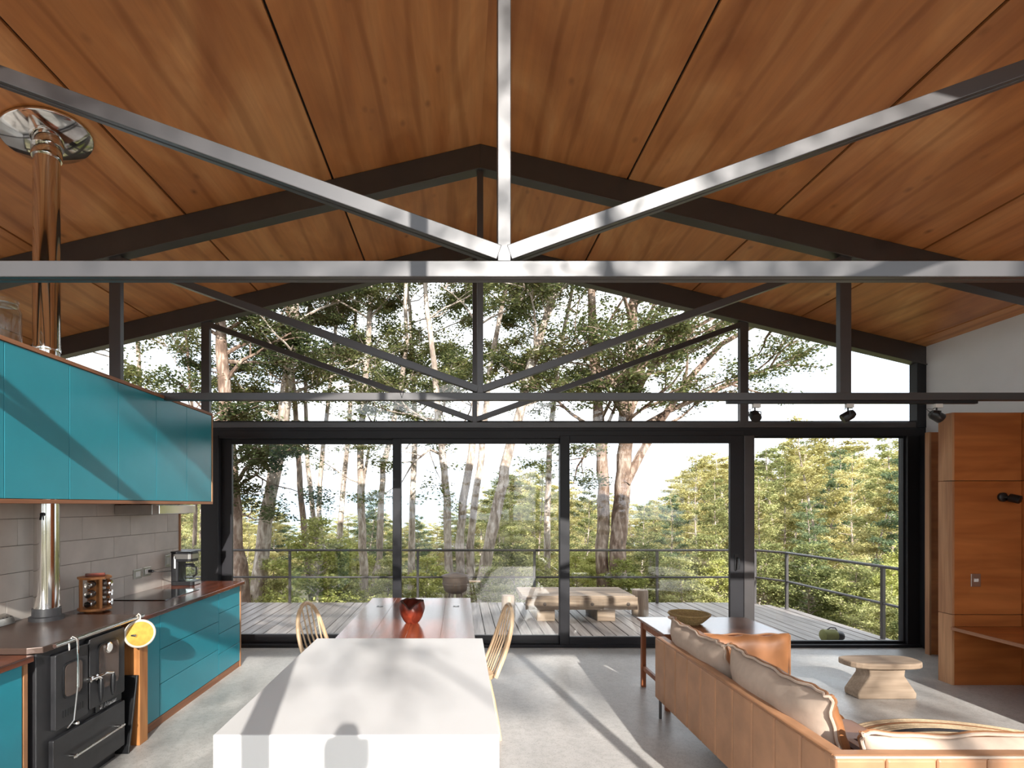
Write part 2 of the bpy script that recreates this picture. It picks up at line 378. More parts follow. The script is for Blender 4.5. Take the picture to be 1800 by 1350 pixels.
# kitchen partition with tiles
KX = -2.93
wk = box('wall_kitchen', KX-0.11, KX-0.008, 1.7, 5.70, 0.0, 2.6, M['grout']); tag(wk, 'kitchen partition wall clad in long grey beige tiles', 'wall', kind='structure')
rng = random.Random(5)
TH, TL = 0.178, 0.62
row = 0; z = 0.70
offs = [0.0, 0.31, 0.12, 0.45, 0.22, 0.05]
while z < 1.70:
    y = 5.70-offs[row % 6]-TL*7
    while y < 5.70:
        a, b = max(y, 1.75), min(y+TL, 5.698)
        if b-a > 0.03: MB().box(KX-0.008, KX, a+0.0015, b-0.0015, z+0.0015, min(z+TH, 1.72)-0.0015).build('tile', M['tile'], wk, bevel=0.0015, seg=1)
        y += TL
    z += TH; row += 1
tag(box('trim_1', KX-0.115, KX+0.012, 5.70, 5.722, 0.0, 2.6, M['ply_edge']), 'plywood edge strip closing the end of the tiled partition', 'trim', kind='structure')

# ------------------------------------------------------------------ steel roof trusses
def truss(Y, name_label, chord=True):
    t = empty('roof_truss', (RX, Y, 2.6)); tag(t, name_label, 'roof truss', 'steel roof trusses')
    d = 0.062
    if chord:
        m = MB()
        m.box(XL, XR, Y, Y+0.028, 2.60, 2.666); m.box(XL, XR, Y+0.034, Y+d, 2.60, 2.666); m.box(XL, XR, Y+0.026, Y+0.036, 2.612, 2.66)
        m.build('bottom_chord', M['steel'], t, bevel=0.003)
    zr = 0.21
    MB().box(RX-0.027, RX+0.027, Y+0.002, Y+d-0.002, 2.664, RZ-0.12).build('king_post', M['steel'], t, bevel=0.003)
    for s in (-1, 1):
        xp = RX+s*3.2
        a = (RX+s*0.02, Y+d/2, 2.70); b = (xp-s*0.02, Y+d/2, zc(xp)-zr-0.03)
        m = MB()
        for oy in (-0.017, 0.017): m.bar((a[0], a[1]+oy, a[2]), (b[0], b[1]+oy, b[2]), 0.026, 0.062, side=(0, 1, 0))
        m.bar(a, b, 0.014, 0.046, side=(0, 1, 0))
        m.build('diagonal', M['steel'], t, bevel=0.003)
        MB().box(xp-0.05, xp+0.05, Y, Y+0.045, 2.664, zc(xp)-0.12).box(xp-0.035, xp+0.035, Y+0.045, Y+0.075, 2.664, zc(xp)-0.12).build('post', M['steel'], t, bevel=0.003)
        edge = XL if s < 0 else XR
        m = MB(); vv = []
        for y in (Y-0.01, Y+0.075):
            for (x, o) in ((RX, -0.003), (edge, -0.003), (edge, -zr), (RX, -zr)): vv.append((x, y, zc(x)+o))
        m.add(vv, [(0,1,2,3),(7,6,5,4),(0,4,5,1),(1,5,6,2),(2,6,7,3),(3,7,4,0)])
        vv = []
        for y in (Y-0.025, Y+0.09):
            for (x, o) in ((RX, -zr), (edge, -zr), (edge, -zr-0.014), (RX, -zr-0.014)): vv.append((x, y, zc(x)+o))
        m.add(vv, [(0,1,2,3),(7,6,5,4),(0,4,5,1),(1,5,6,2),(2,6,7,3),(3,7,4,0)])
        m.build('rafter', M['steel'], t, bevel=0.003)
    return t
truss(Y0, 'steel roof truss over the near gable behind the camera')
truss(Y1, 'nearest steel truss, sunlit, spanning the whole picture width')
truss(Y2, 'middle steel truss carrying the spotlight track')
truss(Y3, 'farthest steel truss, set in the glazed gable wall')

# ------------------------------------------------------------------ glazing, far wall
def gx(px): return (px-CX)*Y3/F
GY = Y3+0.03
sill = box('trim_2', XL, XR, Y3-0.05, Y3+0.13, 0.0, 0.035, M['alu'], bevel=0.003); tag(sill, 'dark metal threshold under the glass doors', 'threshold', kind='structure')
head = MB().box(XL, XR, Y3-0.005, Y3+0.10, 2.50, 2.598).box(-2.85, 3.36, Y3-0.03, Y3+0.10, 2.47, 2.56).build('trim_3', M['alu'], bevel=0.004); tag(head, 'dark steel header beam above the glass doors', 'header beam', kind='structure')
pl = MB().box(-3.05, -2.845, Y3-0.05, Y3+0.12, 0.035, 2.5).build('trim_4', M['alu'], bevel=0.004); tag(pl, 'dark steel post left of the sliding doors', 'post', kind='structure')
pr = MB().box(3.345, 3.468, Y3-0.06, Y3+0.12, 0.035, 2.5).build('trim_5', M['steel'], bevel=0.006); tag(pr, 'dark steel post between sliding doors and right window', 'post', kind='structure')
pe = MB().box(5.30, XR, Y3-0.02, Y3+0.12, 0.035, 2.5).box(5.44, XR, Y3-0.28, Y3-0.02, 0.0, 2.5).build('trim_6', M['alu'], bevel=0.004); tag(pe, 'dark jamb at the right end of the glass wall', 'jamb', kind='structure')

def framed(name, x0, x1, z0, z1, y, l, r, b, t, label, dep=0.045, mat='alu', cat='window', handle=None):
    o = empty(name, ((x0+x1)/2, y, z0)); tag(o, label, cat, kind='structure')
    MB().box(x0, x0+l, y, y+dep, z0, z1).build('stile', M[mat], o, bevel=0.004)
    MB().box(x1-r, x1, y, y+dep, z0, z1).build('stile', M[mat], o, bevel=0.004)
    MB().box(x0+l, x1-r, y, y+dep, z0, z0+b).build('bottom_rail', M[mat], o, bevel=0.004)
    MB().box(x0+l, x1-r, y, y+dep, z1-t, z1).build('top_rail', M[mat], o, bevel=0.004)
    MB().box(x0+l-0.004, x1-r+0.004, y+dep/2-0.003, y+dep/2+0.003, z0+b-0.004, z1-t+0.004).build('pane', M['glass'], o)
    return o
framed('door_1', -2.845, gx(705), 0.035, 2.50, Y3+0.05, 0.12, 0.10, 0.10, 0.09, 'left sliding glass door, beside the kitchen worktop end', cat='door')
framed('door_2', gx(690), gx(1000), 0.035, 2.50, Y3+0.0, 0.10, 0.115, 0.10, 0.09, 'middle sliding glass door behind the dining table', cat='door')
d3 = framed('door_3', gx(983), 3.345, 0.035, 2.50, Y3-0.05, 0.115, 0.16, 0.095, 0.09, 'right sliding glass door with black handle', cat='door')
hm = MB(); hx = gx(1290)
hm.box(hx-0.02, hx+0.02, Y3-0.06, Y3-0.05, 0.92, 1.10)
hm.tube([(hx+0.012, Y3-0.055, 1.06), (hx+0.012, Y3-0.095, 1.055), (hx+0.012, Y3-0.105, 1.0), (hx+0.005, Y3-0.105, 0.93)], 0.009, 8)
hm.build('handle', M['black'], d3, smooth=True, label='black lever handle')
framed('window_1', 3.468, 5.30, 0.035, 2.50, Y3+0.02, 0.015, 0.02, 0.03, 0.02, 'large fixed window between the sliding doors and the right jamb')
framed('window_2', XL, -3.05, 0.035, 2.50, Y3+0.02, 0.05, 0.02, 0.05, 0.02, 'fixed window beyond the end of the tiled partition')
# gable panes above the beam
def gable(name, x0, x1, Y, label):
    xs = [x0, x1]
    if x0 < RX < x1: xs = [x0, RX, x1]
    poly = [(x0, 2.666), (x1, 2.666)]+[(x, zc(x)-0.19) for x in reversed(xs)]
    o = empty(name, ((x0+x1)/2, Y, 2.666)); tag(o, label, 'window', kind='structure')
    MB().prism(poly, 1, Y+0.086, Y+0.092).build('pane', M['glass'], o)
    fr = MB(); n = len(poly)
    c = Vector((sum(p[0] for p in poly)/n, 0, sum(p[1] for p in poly)/n))
    for i in range(n):
        a, b = poly[i], poly[(i+1) % n]
        a = Vector((a[0], 0, a[1])); b = Vector((b[0], 0, b[1]))
        q = (c-(a+b)/2).normalized()*0.012
        fr.bar((a.x+q.x, Y+0.09, a.z+q.z), (b.x+q.x, Y+0.09, b.z+q.z), 0.04, 0.026, side=(0, 1, 0))
    fr.build('frame', M['alu'], o)
    return o
gable('window_3', XL+0.03, RX-3.2, Y3, 'gable pane at the far left over the kitchen')
gable('window_4', RX-3.2, RX, Y3, 'large gable pane left of the central post')
gable('window_5', RX, RX+3.2, Y3, 'large gable pane right of the central post')
gable('window_6', RX+3.2, XR-0.08, Y3, 'right gable pane beside the white wall')
tag(box('trim_7', XR-0.11, XR, Y3-0.01, Y3+0.1, 2.6, zc(XR)-0.15, M['alu'], bevel=0.003), 'dark edge post of the gable glazing at the white wall', 'post', kind='structure')

# near gable wall (behind and beside the camera): same system, middle leaf slid open
tag(MB().box(XL, XR, Y0-0.02, Y0+0.07, 2.48, 2.598).build('trim_8', M['alu'], bevel=0.004), 'dark header beam over the near doors', 'header beam', kind='structure')
framed('window_7', XL, -2.6, 0.0, 2.48, Y0, 0.08, 0.08, 0.08, 0.06, 'left fixed window of the near gable')
framed('door_4', -2.6, -0.62, 0.0, 2.48, Y0, 0.08, 0.03, 0.08, 0.06, 'near sliding door leaf left of the camera', cat='door')
framed('door_5', -2.4, -0.352, 0.0, 2.48, Y0-0.055, 0.03, 0.095, 0.08, 0.06, 'near sliding door leaf pushed open left of the camera', cat='door')
framed('door_6', 1.75, 3.55, 0.0, 2.48, Y0, 0.09, 0.09, 0.08, 0.06, 'near sliding door leaf right of the camera', cat='door')
framed('window_8', 3.55, XR, 0.0, 2.48, Y0, 0.08, 0.08, 0.08, 0.06, 'right fixed window of the near gable')
gable('window_9', XL+0.03, RX-3.2, Y0, 'left pane of the near gable')
gable('window_10', RX-3.2, RX, Y0, 'left middle pane of the near gable')
gable('window_11', RX, RX+3.2, Y0, 'right middle pane of the near gable')
gable('window_12', RX+3.2, XR-0.03, Y0, 'right pane of the near gable')

# ------------------------------------------------------------------ outside: deck and railing
DZ = -0.05
dk = empty('deck', (0, 8.1, DZ)); tag(dk, 'weathered timber deck beyond the glass doors', 'deck', kind='structure')
x = -5.5; i = 0
PB = 0.158
while x < 5.48:
    yb = 9.72 if x < 5.1 else 9.72-(x-5.1)*1.6
    MB().box(x+0.006, x+PB-0.006, 6.63, yb, DZ-0.032, DZ+rng.uniform(-0.003, 0.002)).build('plank', M['deckwood'], dk, bevel=0.004, seg=1)
    x += PB; i += 1
jm = MB()
for y in (6.7, 7.5, 8.3, 9.1, 9.6): jm.box(-5.5, 5.2 if y > 9.3 else 5.45, y, y+0.05, DZ-0.2, DZ-0.035)
jm.build('joist', M['darkgap'], dk)
fm = MB().box(-5.5, 5.5, 6.4, 6.63, -0.5, -0.13); fm.build('edge_beam', M['darkgap'], dk)

ra = empty('deck_railing', (0, 9.65, DZ)); tag(ra, 'dark steel deck railing with two horizontal rails', 'railing')
path = [(-5.4, 6.7), (-5.4, 9.65), (5.2, 9.62), (5.45, 9.1), (5.47, 7.06), (5.47, 6.65)]
for (px_, py_) in [(-5.4, 6.75), (-5.4, 9.65), (-3.0, 9.65), (-0.74, 9.64), (1.32, 9.64), (3.48, 9.63), (5.2, 9.62), (5.45, 9.1), (5.47, 7.06)]:
    MB().box(px_-0.021, px_+0.021, py_-0.021, py_+0.021, DZ-0.15, 0.875).build('post', M['steel'], ra, bevel=0.003)
for z_, r_ in ((0.885, 0.021), (0.41, 0.018)):
    for a, b in zip(path[:-1], path[1:]):
        MB().tube([(a[0], a[1], z_), (b[0], b[1], z_)], r_, 8).build('rail', M['steel'], ra, smooth=True)

# ------------------------------------------------------------------ kitchen
KF = -2.29           # plane of the teal fronts
CT = 0.885           # worktop height
def unit(name, y0, y1, label, group='teal base cabinets'):
    u = empty(name, ((KX+KF)/2, (y0+y1)/2, 0)); tag(u, label, 'cabinet', group)
    MB().box(KX+0.005, KF-0.02, y0+0.002, y1-0.002, 0.065, CT-0.04).build('body', M['ply_edge'], u)
    MB().box(KX+0.005, KF-0.004, y0+0.002, y1-0.002, 0.0, 0.062).build('plinth', M['ply_edge_y'], u)
    return u
def front(u, name, y0, y1, z0, z1, g=0.0025):
    return MB().box(KF-0.019, KF, y0+g, y1-g, z0+g, z1-g).build(name, M['teal'], u, bevel=0.0015, seg=1)
u1 = unit('base_cabinet', 3.92, 5.19, 'teal base cabinet with three wide drawers right of the stove')
front(u1, 'door', 3.92, 4.17, 0.065, 0.842)
for a, b in ((0.065, 0.31), (0.31, 0.575), (0.575, 0.842)): front(u1, 'drawer', 4.17, 5.19, a, b)
u2 = unit('base_cabinet', 5.19, 5.69, 'teal base cabinet with four narrow drawers at the far worktop end')
for k in range(4): front(u2, 'drawer', 5.19, 5.69, 0.065+k*0.194, 0.065+(k+1)*0.194)
MB().box(KX+0.005, KF+0.004, 5.69, 5.712, 0.0, CT-0.036).build('end_panel', M['ply_edge'], u2)
u3 = unit('base_cabinet', 1.75, 2.89, 'teal base cabinet left of the stove with plywood end')
front(u3, 'door', 1.75, 2.30, 0.065, 0.842); front(u3, 'door', 2.30, 2.86, 0.065, 0.842)
MB().box(KX+0.005, KF+0.004, 2.865, 2.89, 0.0, CT-0.036).build('end_panel', M['ply_edge'], u3)
tag(box('worktop', KX, -2.255, 3.83, 5.735, CT-0.034, CT, M['counter'], bevel=0.004), 'dark red wooden worktop with cooktop and coffee maker', 'worktop')
tag(box('worktop', KX, -2.255, 1.75, 2.895, CT-0.034, CT, M['counter'], bevel=0.004), 'dark red wooden worktop at the picture edge left of the stove', 'worktop')
ep = empty('end_post', (-2.5, 3.86, 0)); tag(ep, 'knotty pine end post between the stove and teal cabinet', 'post')
MB().box(KX+0.01, -2.235, 3.815, 3.915, 0.0, CT-0.036).build('board', M['post_wood'], ep, bevel=0.003)
tag(MB().prism([(3.685, 0.0), (3.70, 0.0), (3.80, 0.50), (3.785, 0.50)], 0, -2.62, -2.235).build('baking_tray', M['black'], bevel=0.003), 'black sheet leaning against the pine post beside the stove', 'tray')

# upper cabinets
UX, UZ0, UZ1 = -2.59, 1.69, 2.64
uc = empty('wall_cabinet', ((KX+UX)/2, 4.0, UZ0)); tag(uc, 'long teal wall cabinet with plywood frame over the worktop', 'cabinet')
MB().box(KX, UX+0.006, 1.95, 5.72, UZ1-0.026, UZ1).build('top_board', M['ply_edge_y'], uc, bevel=0.002)
MB().box(KX, UX+0.006, 1.95, 5.72, UZ0, UZ0+0.026).build('bottom_board', M['ply_edge_y'], uc, bevel=0.002)
MB().box(KX, UX+0.006, 5.70, 5.722, UZ0+0.026, UZ1-0.026).build('end_board', M['ply_edge'], uc, bevel=0.002)
yb = 5.70
for k in range(7):
    MB().box(UX-0.02, UX, yb-0.519+0.002, yb-0.002, UZ0+0.029, UZ1-0.029).build('door', M['teal'], uc, bevel=0.0015, seg=1)
    yb -= 0.519
MB().box(KX, UX-0.03, 2.07, 2.09, UZ0+0.026, UZ1-0.026).build('end_board', M['ply_edge'], uc)

hd = empty('cooker_hood', (-2.74, 4.95, 1.6)); tag(hd, 'slim steel cooker hood under the teal wall cabinet', 'cooker hood')
MB().prism([(KX+0.01, 1.60), (-2.60, 1.60), (-2.60, 1.685), (KX+0.01, 1.685)], 1, 4.62, 5.25).build('body', M['brushed'], hd, bevel=0.004)
MB().box(-2.60, -2.54, 4.62, 5.25, 1.605, 1.68).build('visor', M['chrome'], hd, bevel=0.003)

# jar on top of the wall cabinet
jr = empty('glass_jar', (-2.77, 3.32, UZ1)); tag(jr, 'clear glass jar standing on the teal wall cabinet', 'jar')
MB().lathe([(0.0, 0.001), (0.078, 0.001), (0.086, 0.012), (0.087, 0.215), (0.078, 0.24), (0.07, 0.25), (0.07, 0.275), (0.074, 0.28), (0.07, 0.29), (0.065, 0.29), (0.064, 0.25), (0.08, 0.21), (0.079, 0.016), (0.0, 0.012)], 28, (-2.77, 3.32, UZ1)).build('jar_body', M['jarglass'], jr, smooth=True)
MB().lathe([(0.0705, 0.255), (0.0735, 0.257), (0.0735, 0.262), (0.0705, 0.264)], 28, (-2.77, 3.32, UZ1)).build('rim_ring', M['jarglass'], jr, smooth=True)

# stove pipe
pp = empty('stove_pipe', (-2.745, 3.63, 0.92)); tag(pp, 'polished steel stove pipe rising from stove to ceiling', 'stove pipe')
PXc, PYc = -2.745, 3.63
zt = zc(PXc)
MB().lathe([(0.072, 0.95), (0.072, 2.85)], 32, (PXc, PYc, 0)).build('pipe', M['chrome'], pp, smooth=True)
MB().lathe([(0.077, 2.70), (0.079, 2.705), (0.079, 2.72), (0.076, 2.73), (0.076, zt+0.02)], 32, (PXc, PYc, 0)).build('upper_pipe', M['chrome'], pp, smooth=True)
MB().lathe([(0.098, 0.92), (0.098, 0.945), (0.082, 0.95), (0.08, 1.0), (0.074, 1.0)], 28, (PXc, PYc, 0)).build('collar', M['iron'], pp, smooth=True)
ang = math.atan(SL); Mr = Matrix.Rotation(-ang, 3, 'Y')
MB().lathe([(0.078, -0.10), (0.082, -0.09), (0.09, -0.045), (0.255, -0.028), (0.262, -0.022), (0.262, -0.012), (0.078, -0.008)], 40, (PXc, PYc, zt), M=Mr).build('ceiling_flange', M['chrome'], pp, smooth=True)
MB().lathe([(0.085, -0.16), (0.087, -0.155), (0.087, -0.09), (0.085, -0.085)], 32, (PXc, PYc, zt)).build('band', M['chrome'], pp, smooth=True)
MB().lathe([(0.0, 0), (0.012, 0), (0.012, 0.02), (0.0, 0.022)], 12, (PXc+0.03, PYc-0.064, 1.62), M=Matrix.Rotation(math.pi/2, 3, 'X')).tube([(PXc+0.03, PYc-0.085, 1.62), (PXc+0.035, PYc-0.1, 1.585)], 0.007, 8).build('damper_knob', M['black'], pp, smooth=True)

# wood stove
sv = empty('wood_stove', (-2.58, 3.34, 0)); tag(sv, 'black wood burning cook stove with two glazed doors', 'stove')
SX = -2.275
MB().box(KX+0.02, SX, 2.935, 3.675, 0.05, 0.885).build('body', M['iron'], sv, bevel=0.006)
MB().box(KX+0.05, SX-0.03, 2.96, 3.65, 0.0, 0.05).build('plinth', M['black'], sv)
MB().prism([(KX+0.005, 2.90), (-2.30, 2.90), (-2.235, 2.93), (-2.235, 3.80), (KX+0.005, 3.80)], 2, 0.885, 0.92).build('cooking_plate', M['ironplate'], sv, bevel=0.004)
rm = MB().tube([(-2.195, 2.96, 0.915), (-2.195, 3.79, 0.915)], 0.011, 12)
for y in (3.02, 3.74): rm.tube([(-2.24, y, 0.905), (-2.195, y, 0.915)], 0.008, 8)
rm.build('rail', M['chrome'], sv, smooth=True, label='polished steel rail along the stove front')
def rrect(y0, y1, z0, z1, r, n=5):
    pts = []
    for cy, cz, a0 in ((y1-r, z1-r, 0), (y0+r, z1-r, 90), (y0+r, z0+r, 180), (y1-r, z0+r, 270)):
        for k in range(n+1):
            a = math.radians(a0+90*k/n); pts.append((cy+r*math.cos(a), cz+r*math.sin(a)))
    return pts
d1 = MB().prism(rrect(3.035, 3.30, 0.42, 0.845, 0.012), 0, SX, SX+0.03).build('fire_door', M['iron'], sv, bevel=0.003)
MB().prism(rrect(3.09, 3.25, 0.575, 0.78, 0.035), 0, SX+0.028, SX+0.036).build('door_rim', M['black'], d1)
MB().prism(rrect(3.10, 3.24, 0.585, 0.77, 0.03), 0, SX+0.034, SX+0.038).build('window', M['stoveglass'], d1)
sl = MB()
for k in range(9): sl.box(SX+0.0295, SX+0.032, 3.09+k*0.02, 3.096+k*0.02, 0.475, 0.515)
sl.build('air_slots', M['black'], d1)
d2 = MB().prism(rrect(3.315, 3.66, 0.435, 0.865, 0.012), 0, SX, SX+0.03).build('oven_door', M['iron'], sv, bevel=0.003)
MB().prism(rrect(3.385, 3.595, 0.52, 0.815, 0.035), 0, SX+0.028, SX+0.036).build('door_rim', M['black'], d2)
MB().prism(rrect(3.395, 3.585, 0.53, 0.805, 0.03), 0, SX+0.034, SX+0.038).build('window', M['stoveglass'], d2)
RY = Matrix.Rotation(math.pi/2, 3, 'Y')
th = MB().lathe([(0.034, 0), (0.034, 0.012), (0.028, 0.016), (0, 0.016)], 24, (SX+0.034, 3.475, 0.775), M=RY).build('thermometer', M['chrome'], d2, smooth=True)
MB().lathe([(0.026, 0.0155), (0.026, 0.0175), (0, 0.0178)], 24, (SX+0.034, 3.475, 0.775), M=RY).build('dial', M['whiteplastic'], d2)
for (yy, ye, door) in ((3.30, 3.345, d1), (3.345, 3.46, d2)):
    hmb = MB().lathe([(0.018, 0), (0.018, 0.02), (0.01, 0.026), (0, 0.026)], 16, (SX+0.03, yy+0.005, 0.625), M=RY)
    hmb.tube([(SX+0.05, yy, 0.625), (SX+0.075, yy+(ye-yy)*0.5, 0.635), (SX+0.08, ye, 0.618)], 0.008, 10)
    hmb.build('handle_arm', M['chrome'], door, smooth=True)
    MB().lathe([(0.008, 0), (0.014, -0.02), (0.017, -0.06), (0.014, -0.115), (0.008, -0.14), (0, -0.145)], 14, (SX+0.08, ye, 0.62)).build('handle_grip', M['black'], door, smooth=True)
MB().box(SX, SX+0.012, 3.40, 3.655, 0.385, 0.43).build('name_plate', M['black'], sv, bevel=0.002)
tcv = bpy.data.curves.new('lettering', 'FONT'); tcv.body = 'Alcazar'; tcv.size = 0.042; tcv.extrude = 0.0015; tcv.align_x = 'LEFT'
tob = bpy.data.objects.new('tmp_text', tcv); COL.objects.link(tob)
bpy.context.view_layer.update()
tme = bpy.data.meshes.new_from_object(tob.evaluated_get(bpy.context.evaluated_depsgraph_get())); bpy.data.objects.remove(tob)
tme.name = 'lettering'; tme.materials.clear(); tme.materials.append(M['reflector_text'])
to = bpy.data.objects.new('lettering', tme); COL.objects.link(to); to.parent = sv
to.matrix_local = Matrix.Translation(Vector((SX+0.0135, 3.475, 0.393))-ORG[sv]) @ Matrix(((0,0,1,0),(1,0,0,0),(0,1,0,0),(0,0,0,1)))
em = MB()
for k in range(6):
    a = k*math.pi/3; em.bar((SX+0.0135, 3.445, 0.408), (SX+0.0135, 3.445+0.015*math.cos(a), 0.408+0.015*math.sin(a)), 0.004, 0.003, side=(1, 0, 0))
em.build('emblem', M['reflector_text'], sv)
dr = MB().prism(rrect(3.02, 3.665, 0.075, 0.375, 0.01), 0, SX, SX+0.028).build('wood_drawer', M['iron'], sv, bevel=0.003)
hmb = MB().tube([(SX+0.065, 3.12, 0.235), (SX+0.065, 3.60, 0.235)], 0.008, 10)
for y in (3.15, 3.57): hmb.lathe([(0.011, 0), (0.011, 0.04), (0, 0.04)], 12, (SX+0.028, y, 0.235), M=RY)
hmb.build('drawer_handle', M['chrome'], dr, smooth=True)
MB().tube([(SX-0.02, 3.66, 0.80), (SX+0.06, 3.695, 0.80)], 0.005, 8).build('damper_rod', M['black'], sv, smooth=True)
MB().lathe([(0.009, 0), (0.011, 0.01), (0.009, 0.04), (0, 0.042)], 12, (SX+0.05, 3.69, 0.80), M=RY).build('rod_knob', M['chrome'], sv, smooth=True)
MB().lathe([(0.013, 0), (0.013, 0.03), (0.008, 0.036), (0, 0.036)], 14, (SX, 3.21, 0.40), M=RY).build('air_knob', M['chrome'], sv, smooth=True)

pk = empty('stove_poker', (-2.19, 3.12, 0.5)); tag(pk, 'steel hooked poker hanging from the stove rail', 'poker')
MB().tube([(-2.208, 3.09, 0.86), (-2.21, 3.09, 0.915), (-2.196, 3.10, 0.936), (-2.178, 3.112, 0.92), (-2.176, 3.115, 0.8), (-2.18, 3.118, 0.64)], 0.006, 8).build('hook', M['chrome'], pk, smooth=True)
MB().tube([(-2.18, 3.118, 0.66), (-2.19, 3.10, 0.46), (-2.20, 3.06, 0.43)], 0.005, 8).build('rod', M['brushed'], pk, smooth=True)

vg = empty('vent_grille', (-2.9, 3.2, 0.92)); tag(vg, 'slotted metal vent strip along the wall behind the stove', 'vent')
MB().prism([(KX+0.002, 0.922), (-2.86, 0.922), (-2.875, 0.965), (KX+0.002, 0.985)], 1, 2.75, 3.52).build('strip', M['brushed'], vg, bevel=0.002)
for k in range(26): MB().bar((-2.872, 2.79+k*0.028, 0.93), (-2.878, 2.802+k*0.028, 0.968), 0.012, 0.004, side=(0, 1, 0)).build('slot', M['black'], vg)

ph = empty('pot_holder', (-2.19, 3.745, 0.80)); tag(ph, 'round yellow pot holder with white rim hanging on the stove rail', 'pot holder')
Rx = Matrix.Rotation(math.pi/2+0.0, 3, 'X'); Rz = Matrix.Rotation(math.radians(38), 3, 'Z')
MM = Rz @ Rx
pc = Vector((-2.178, 3.72, 0.805))
MB().lathe([(0, -0.008), (0.05, -0.009), (0.083, -0.006), (0.083, 0.006), (0.05, 0.009), (0, 0.008)], 30, pc, M=MM).build('pad', M['yellow'], ph, smooth=True)
MB().tube([pc+MM @ Vector((0.088*math.cos(a*math.pi/16), 0.088*math.sin(a*math.pi/16), 0)) for a in range(32)], 0.0095, 8, closed=True).build('rim', M['cotton'], ph, smooth=True)
MB().tube([pc+Vector((0, 0, 0.088)), (-2.176, 3.725, 0.925), (-2.195, 3.735, 0.938), (-2.212, 3.735, 0.92), pc+Vector((-0.004, 0, 0.09))], 0.005, 8).build('loop', M['cotton'], ph, smooth=True)

tag(box('cooktop', -2.90, -2.45, 4.55, 5.14, CT, CT+0.006, M['blackglass'], bevel=0.002), 'black glass cooktop set on the worktop', 'cooktop')

# spice carousel
SXc, SYc = -2.74, 4.10
sr = empty('spice_rack', (SXc, SYc, CT)); tag(sr, 'wooden carousel spice rack on the worktop beside the stove pipe', 'spice rack')
def octo(r, n=8): return [(SXc+r*math.cos(math.pi/8+k*math.pi/4), SYc+r*math.sin(math.pi/8+k*math.pi/4)) for k in range(n)]
MB().lathe([(0.06, 0), (0.06, 0.012), (0, 0.012)], 20, (SXc, SYc, CT)).build('foot', M['post_wood'], sr, smooth=True)
MB().prism(octo(0.112), 2, CT+0.012, CT+0.03).build('bottom_plate', M['post_wood'], sr, bevel=0.003)
MB().prism(octo(0.112), 2, CT+0.245, CT+0.262).build('top_plate', M['post_wood'], sr, bevel=0.003)
for k in range(4):
    a = math.pi/4+k*math.pi/2+0.2
    c, s_ = math.cos(a), math.sin(a)
    MB().bar((SXc+0.092*c, SYc+0.092*s_, CT+0.03), (SXc+0.092*c, SYc+0.092*s_, CT+0.245), 0.02, 0.02, side=(-s_, c, 0)).build('upright', M['post_wood'], sr, bevel=0.002)
MB().box(SXc-0.03, SXc+0.03, SYc-0.03, SYc+0.03, CT+0.03, CT+0.245).build('core', M['post_wood'], sr)
sides = {0: 'facing the room', 3: 'facing the stove', 1: 'facing the window', 2: 'facing the tiles'}
rows = ['bottom', 'middle', 'top']
for k in (0, 3, 1):
    a = k*math.pi/2+0.2
    D = Vector((math.cos(a), math.sin(a), 0)); Mj = Vector((0, 0, 1)).rotation_difference(D).to_matrix()
    for r_ in range(3):
        o = Vector((SXc, SYc, CT+0.068+r_*0.07))+D*0.035
        j = empty('spice_jar', o); tag(j, 'small spice jar with steel cap, %s row of the wooden carousel, %s' % (rows[r_], sides[k]), 'jar', 'spice jars in the carousel')
        MB().lathe([(0, 0), (0.026, 0), (0.027, 0.01), (0.027, 0.052), (0.02, 0.06), (0, 0.06)], 16, o, M=Mj).build('jar_body', M['stoveglass'], j, smooth=True)
        MB().lathe([(0.024, 0.056), (0.026, 0.06), (0.026, 0.078), (0.022, 0.083), (0, 0.084)], 16, o, M=Mj).build('cap', M['chrome'], j, smooth=True)
lt = MB().bar((SXc-0.05, SYc-0.03, CT+0.274), (SXc+0.06, SYc+0.03, CT+0.274), 0.03, 0.022).build('matchbox', M['bowlwood'], None, bevel=0.003); tag(lt, 'red and black matchbox lying on the spice rack', 'matchbox')

# coffee maker
kx, ky = -2.76, 5.48
cm = empty('coffee_maker', (kx, ky, CT)); tag(cm, 'black filter coffee maker with glass jug on the worktop', 'coffee maker')
def rr2(x0, x1, y0, y1, r, n=4): return [(p[0], p[1]) for p in rrect(x0, x1, y0, y1, r, n)]
MB().prism(rr2(kx-0.10, kx+0.13, ky-0.09, ky+0.09, 0.03), 2, CT, CT+0.04).build('base', M['black'], cm, bevel=0.004)
MB().prism(rr2(kx-0.10, kx-0.02, ky-0.085, ky+0.085, 0.025), 2, CT+0.04, CT+0.33).build('tank', M['black'], cm, bevel=0.004)
MB().prism(rr2(kx-0.10, kx+0.11, ky-0.085, ky+0.085, 0.035), 2, CT+0.235, CT+0.325).build('filter_housing', M['black'], cm, bevel=0.004)
MB().prism(rr2(kx-0.09, kx+0.112, ky-0.088, ky+0.088, 0.035), 2, CT+0.262, CT+0.31).build('steel_band', M['brushed'], cm)
MB().box(kx-0.102, kx+0.10, ky-0.08, ky+0.08, CT+0.325, CT+0.335).build('lid', M['black'], cm, bevel=0.004)
jug = MB().lathe([(0.045, 0.042), (0.066, 0.06), (0.07, 0.10), (0.06, 0.15), (0.05, 0.17), (0.052, 0.185), (0.049, 0.185), (0.047, 0.17), (0.066, 0.10), (0.04, 0.046)], 24, (kx+0.045, ky, CT)).build('jug', M['jarglass'], cm, smooth=True)
MB().lathe([(0.054, 0.18), (0.054, 0.2), (0.03, 0.212), (0, 0.212)], 24, (kx+0.045, ky, CT)).build('jug_lid', M['black'], jug, smooth=True)
